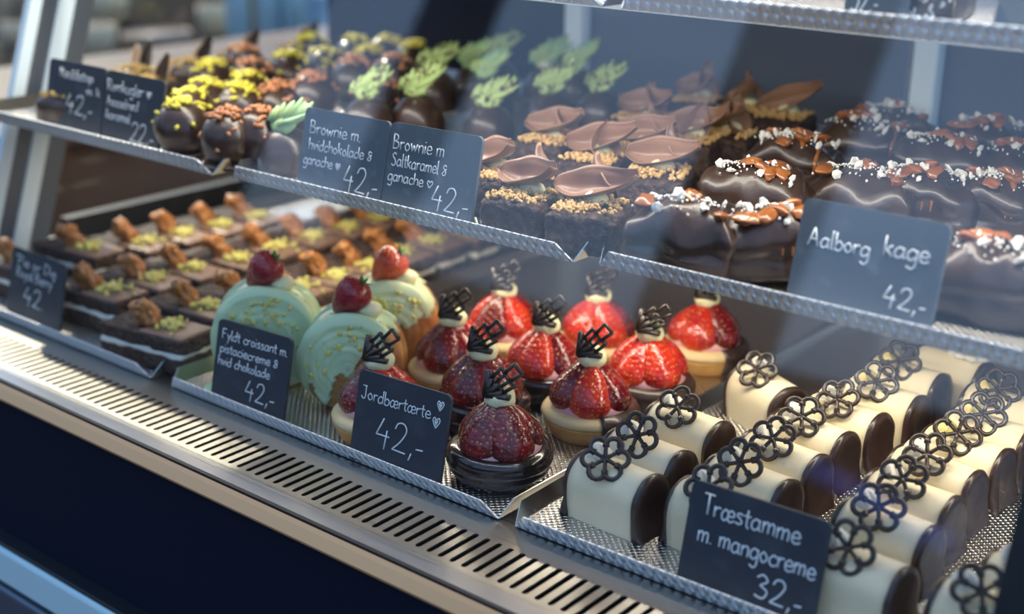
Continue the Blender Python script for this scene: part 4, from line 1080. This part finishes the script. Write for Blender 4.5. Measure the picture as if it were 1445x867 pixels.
# ================================================================== CHOCOLATE COATED BARS (middle shelf, right)
def make_aal(label, loc, rz, seed, group, L=.078, W=.042, H=.044):
    rg = rnd(seed * 17); t = thing('chocolate_coated_bar', label, 'cake', loc, (0, 0, rz), group)
    bm = NB()
    vs = rough_block(bm, (-L / 2, -W / 2, 0), (L / 2, W / 2, H * .82), 18, .0056, 44, .011, seed, H * .24)
    for v in vs:
        k = v.co.z / H
        q = noise.noise(Vector((v.co.x * 52 + seed * 5, v.co.y * 52, seed))); q2 = abs(noise.noise(Vector((v.co.x * 95 + v.co.y * 60, seed * 3, v.co.z * 40)))); v.co.y += .0065 * q * k; v.co.z += (.0085 * q - .0045 * q2) * k * k
        d = abs(k - .42)
        if d < .10: v.co.y *= 1 - .07 * (1 - d / .10); v.co.x *= 1 - .025 * (1 - d / .10)
        v.co.z = max(v.co.z, 0)
    obj('chocolate_coating', bm, dark_choc, t)
    top = lambda x, y: H * .83 + H * .24 * max(0, 1 - (x / (L / 2)) ** 2) * max(0, 1 - (y / (W / 2)) ** 2)
    for k in range(5):
        x, y = rg.uniform(-L * .38, L * .38), rg.uniform(-W * .34, W * .24)
        bm = NB(); M = Euler((rg.uniform(-.5, .5), rg.uniform(-.5, .5), rg.uniform(0, 3))).to_matrix()
        ball(bm, (x, y, top(x, y) + .0018), (rg.uniform(.006, .0105), rg.uniform(.0045, .007), .0030), M, seg=18, rings=10, lump=.45, fr=1.5, seed=seed + k)
        if rg.random() < .5: tube(bm, [(x, y, top(x, y) + .002), (x + .003, -W * .40, H * .72), (x + .0035, -W * .50, H * .5)], [.0028, .0018, .0006], 7)
        obj('caramel_drop', bm, caramel, t)
    bm = NB()
    for k in range(15):
        x, y = rg.uniform(-L * .40, L * .40), rg.uniform(-W * .42, W * .30)
        chip(bm, (x, y, top(x, y) + .0022), (rg.uniform(.0030, .0062), rg.uniform(.0024, .0040), .0016), rg)
    for k in range(110):
        x, y = rg.gauss(-.004, L * .20), rg.gauss(0, W * .2)
        if abs(x) < L * .45 and abs(y) < W * .42: chip(bm, (x, y, top(x, y) + .0018), rg.uniform(.0006, .0014), rg)
    obj('white_flakes', bm, flake_m, t, False)
    return t
AG = 'chocolate coated bars with caramel on the middle right tray'
ap = {}
for i, (px, py, rz, lab) in enumerate([
    (955, 345, 6, 'front left chocolate coated bar, broken end resting at the tray corner'),
    (1105, 352, 30, 'chocolate coated bar tucked left of the Aalborg kage tag'),
    (1400, 405, 2, 'smooth sided two layered chocolate bar right of the Aalborg kage tag'),
    (1065, 285, 10, 'chocolate coated bar with a white dusted top, behind the front left bar'),
    (1120, 238, 8, 'chocolate coated bar with pointed caramel beside the brownies'),
    (1215, 290, 4, 'chocolate coated bar right behind the Aalborg kage tag, caramel discs on top'),
    (1300, 290, 8, 'ribbed chocolate coated bar above the tag middle'),
    (1215, 212, 6, 'chocolate coated bar with a caramel and flake ridge, third row'),
    (1330, 240, 6, 'chocolate coated bar with a tall white chip, above the tag right corner'),
    (1408, 300, 10, 'chocolate coated bar near the right edge behind the smooth sided bar'),
    (1320, 172, 4, 'rearmost chocolate coated bar in front of the pale back post'),
    (1415, 205, 6, 'chocolate coated bar at the right edge in the rear rows'),
    (1442, 255, 8, 'chocolate coated bar at the right edge, second from the rear'),
]):
    p = at(px, py, Z1 + .020); p.z = Z1; p.y = min(max(p.y, .7115), 1.105); v = i % 5
    if v not in ap: ap[v] = make_aal(lab, p, R_(rz), v + 1, AG)
    else: dup(ap[v], p, R_(rz), lab, AG)

# ================================================================== TOP SHELF
p = at(1295, 22, Z2 + .006); p.z = Z2
t = thing('flaked_chocolate_cake', 'chocolate cake covered in white flakes on the top shelf', 'cake', p, (0, 0, .1))
bm = NB(); rough_block(bm, (-.03, -.005, 0), (.022, .045, .045), 10, .0015, 90, .008, 4); obj('chocolate_body', bm, dark_choc, t)
bm = NB(); rg = rnd(5)
for k in range(90):
    chip(bm, (rg.uniform(-.012, .0225), -.0056 + rg.uniform(-.001, .001), rg.uniform(.002, .043)), (rg.uniform(.0015, .0032), .0008, rg.uniform(.001, .002)), rg)
obj('white_flakes', bm, flake_m, t, False)

# ================================================================== STREET BEHIND THE VIEWER AND PAVEMENT BEYOND THE LEFT END
struct('wall_street', plane_box((-16, -6.6, -0.92), (6, -6.2, 1.45)), facade_m)
for x0, x1, z1 in ((-18.0, -9.0, 5.5), (-7.50, -7.05, 6.0), (-4.60, -3.75, 6.0)):
    struct('wall_tower', plane_box((x0, -6.5, -0.92), (x1, -6.1, z1)), dark_fac)
wood = mat('brown_wood', (0.13, 0.065, 0.04), 0.5, vary=(6, (0.19, 0.10, 0.06), .4, .6))
t = thing('wooden_counter', 'low brown wooden counter standing beyond the left glass end of the case', 'counter', (-1.75, 1.3, -0.92))
bm = NB(); box(bm, (-.22, -.75, 0), (.22, 1.2, .965), .01); obj('counter_body', bm, wood, t, False)
bm = NB(); box(bm, (-.24, -.77, .965), (.24, 1.22, .995), .006); obj('counter_top', bm, wood, t, False)
bm = NB(); box(bm, (-.45, -.05, -.06), (.45, .05, .06)); bmesh.ops.transform(bm, matrix=Matrix.Translation((-2.63, -6.1, .83)) @ Matrix.Rotation(R_(11), 4, 'Y'), verts=bm.verts)
struct('blue_smear_panel', bm, mat('blue_panel', (0.05, 0.20, 0.90), 0.5))  # unseen panel added to reflect as a blue smear in the front glass
pale_m = mat('sun_tinted_paper', (0.90, 0.68, 0.42), 0.8)  # orange tint stands in for sunlight that misses the bowls' near sides
bottle_m = mat('pale_teal_glass', (0.42, 0.56, 0.58), 0.25)
blue_m = mat('pale_blue_crate', (0.36, 0.52, 0.62), 0.6)
dark_wood = mat('dark_table_wood', (0.020, 0.015, 0.012), 0.95, 0.0, 0.05)
TZ = -0.16
t = thing('terrace_table', 'dark terrace table out of focus beyond the left end of the case', 'table', (-3.6, 2.7, -0.92))
bm = NB(); box(bm, (-1.0, -.85, TZ + .92 - .03), (1.0, .95, TZ + .92), .005); obj('table_top', bm, dark_wood, t, False)
for x in (-.93, .93):
    for y in (-.78, .88):
        bm = NB(); box(bm, (x - .03, y - .03, 0), (x + .03, y + .03, TZ + .92 - .03)); obj('leg', bm, dark_wood, t, False)
for i, (px, py, r, h, sq, lab) in enumerate([
    (142, 12, .085, .10, 1.25, 'largest pale paper bowl, at the top edge right of the bright uprights'),
    (130, 62, .060, .09, 1.2, 'pale paper bowl out of focus above the faint tag, on the terrace table'),
    (66, 58, .030, .13, 1.0, 'narrow pale cup out of focus between the two bright uprights'),
    (20, 50, .034, .06, 1.0, 'small pale cup out of focus left of the bright uprights'),
    (305, 32, .055, .09, 1.0, 'beige bowl out of focus above the nut topped cakes'),
    (222, 60, .075, .05, 1.4, 'low dim bowl out of focus on the terrace table, above the Romkugler tag'),
]):
    p = at(px, py, TZ + h * .4); p.z = TZ
    t = thing('paper_bowl', lab.replace(' out of focus', ' blurred') if len(lab.split()) > 15 else lab, 'bowl', p, (0, 0, .3 * i), 'pale bowls and cups on the terrace table')
    bm = NB(); lathe(bm, [(r * .6, 0), (r * .8, h * .1), (r * .98, h * .6), (r, h), (r * .94, h), (r * .9, h * .6), (.001, h * .2)], 28, caps=False)
    bmesh.ops.scale(bm, vec=(sq, 1, 1), verts=bm.verts); obj('bowl', bm, pale_m if i != 5 else curl_m, t)
    bm = NB(); lathe(bm, [(.001, h * .86), (r * .9, h * .86), (.001, h * .93)], 28, caps=False); bmesh.ops.scale(bm, vec=(sq, 1, 1), verts=bm.verts); obj('filling', bm, pale_m if i != 5 else curl_m, t)
for i, (px, lab) in enumerate([(337, 'leftmost of three pale teal bottles blurred behind the nut topped cakes'), (380, 'middle of three pale teal bottles blurred behind the nut topped cakes'), (415, 'rightmost of three pale teal bottles blurred behind the nut topped cakes')]):
    p = at(px, 50, TZ + .03); p.z = TZ
    t = thing('glass_bottle', lab, 'bottle', p, (0, 0, 0), 'pale bottles on the terrace table')
    bm = NB(); lathe(bm, [(.001, 0), (.034, 0), (.036, .01), (.036, .17), (.014, .215), (.014, .26), (.001, .26)], 24, caps=False); obj('bottle_body', bm, bottle_m, t)
    bm = NB(); lathe(bm, [(.001, .255), (.016, .255), (.016, .28), (.001, .28)], 16, caps=False); obj('cap', bm, post_d, t)
p = at(510, 45, TZ + .05); p.z = TZ
t = thing('blue_crate', 'pale blue crate blurred behind the rear yellow sprinkled balls', 'crate', p, (0, 0, .5))
for y in (-.09, .09):
    bm = NB(); box(bm, (-.14, y - .006, 0), (.14, y + .006, .16), .003); obj('side_panel', bm, blue_m, t, False)
for x in (-.134, .134):
    bm = NB(); box(bm, (x - .006, -.084, 0), (x + .006, .084, .16), .003); obj('end_panel', bm, blue_m, t, False)
bm = NB(); box(bm, (-.13, -.084, 0), (.13, .084, .01)); obj('bottom_board', bm, blue_m, t, False)
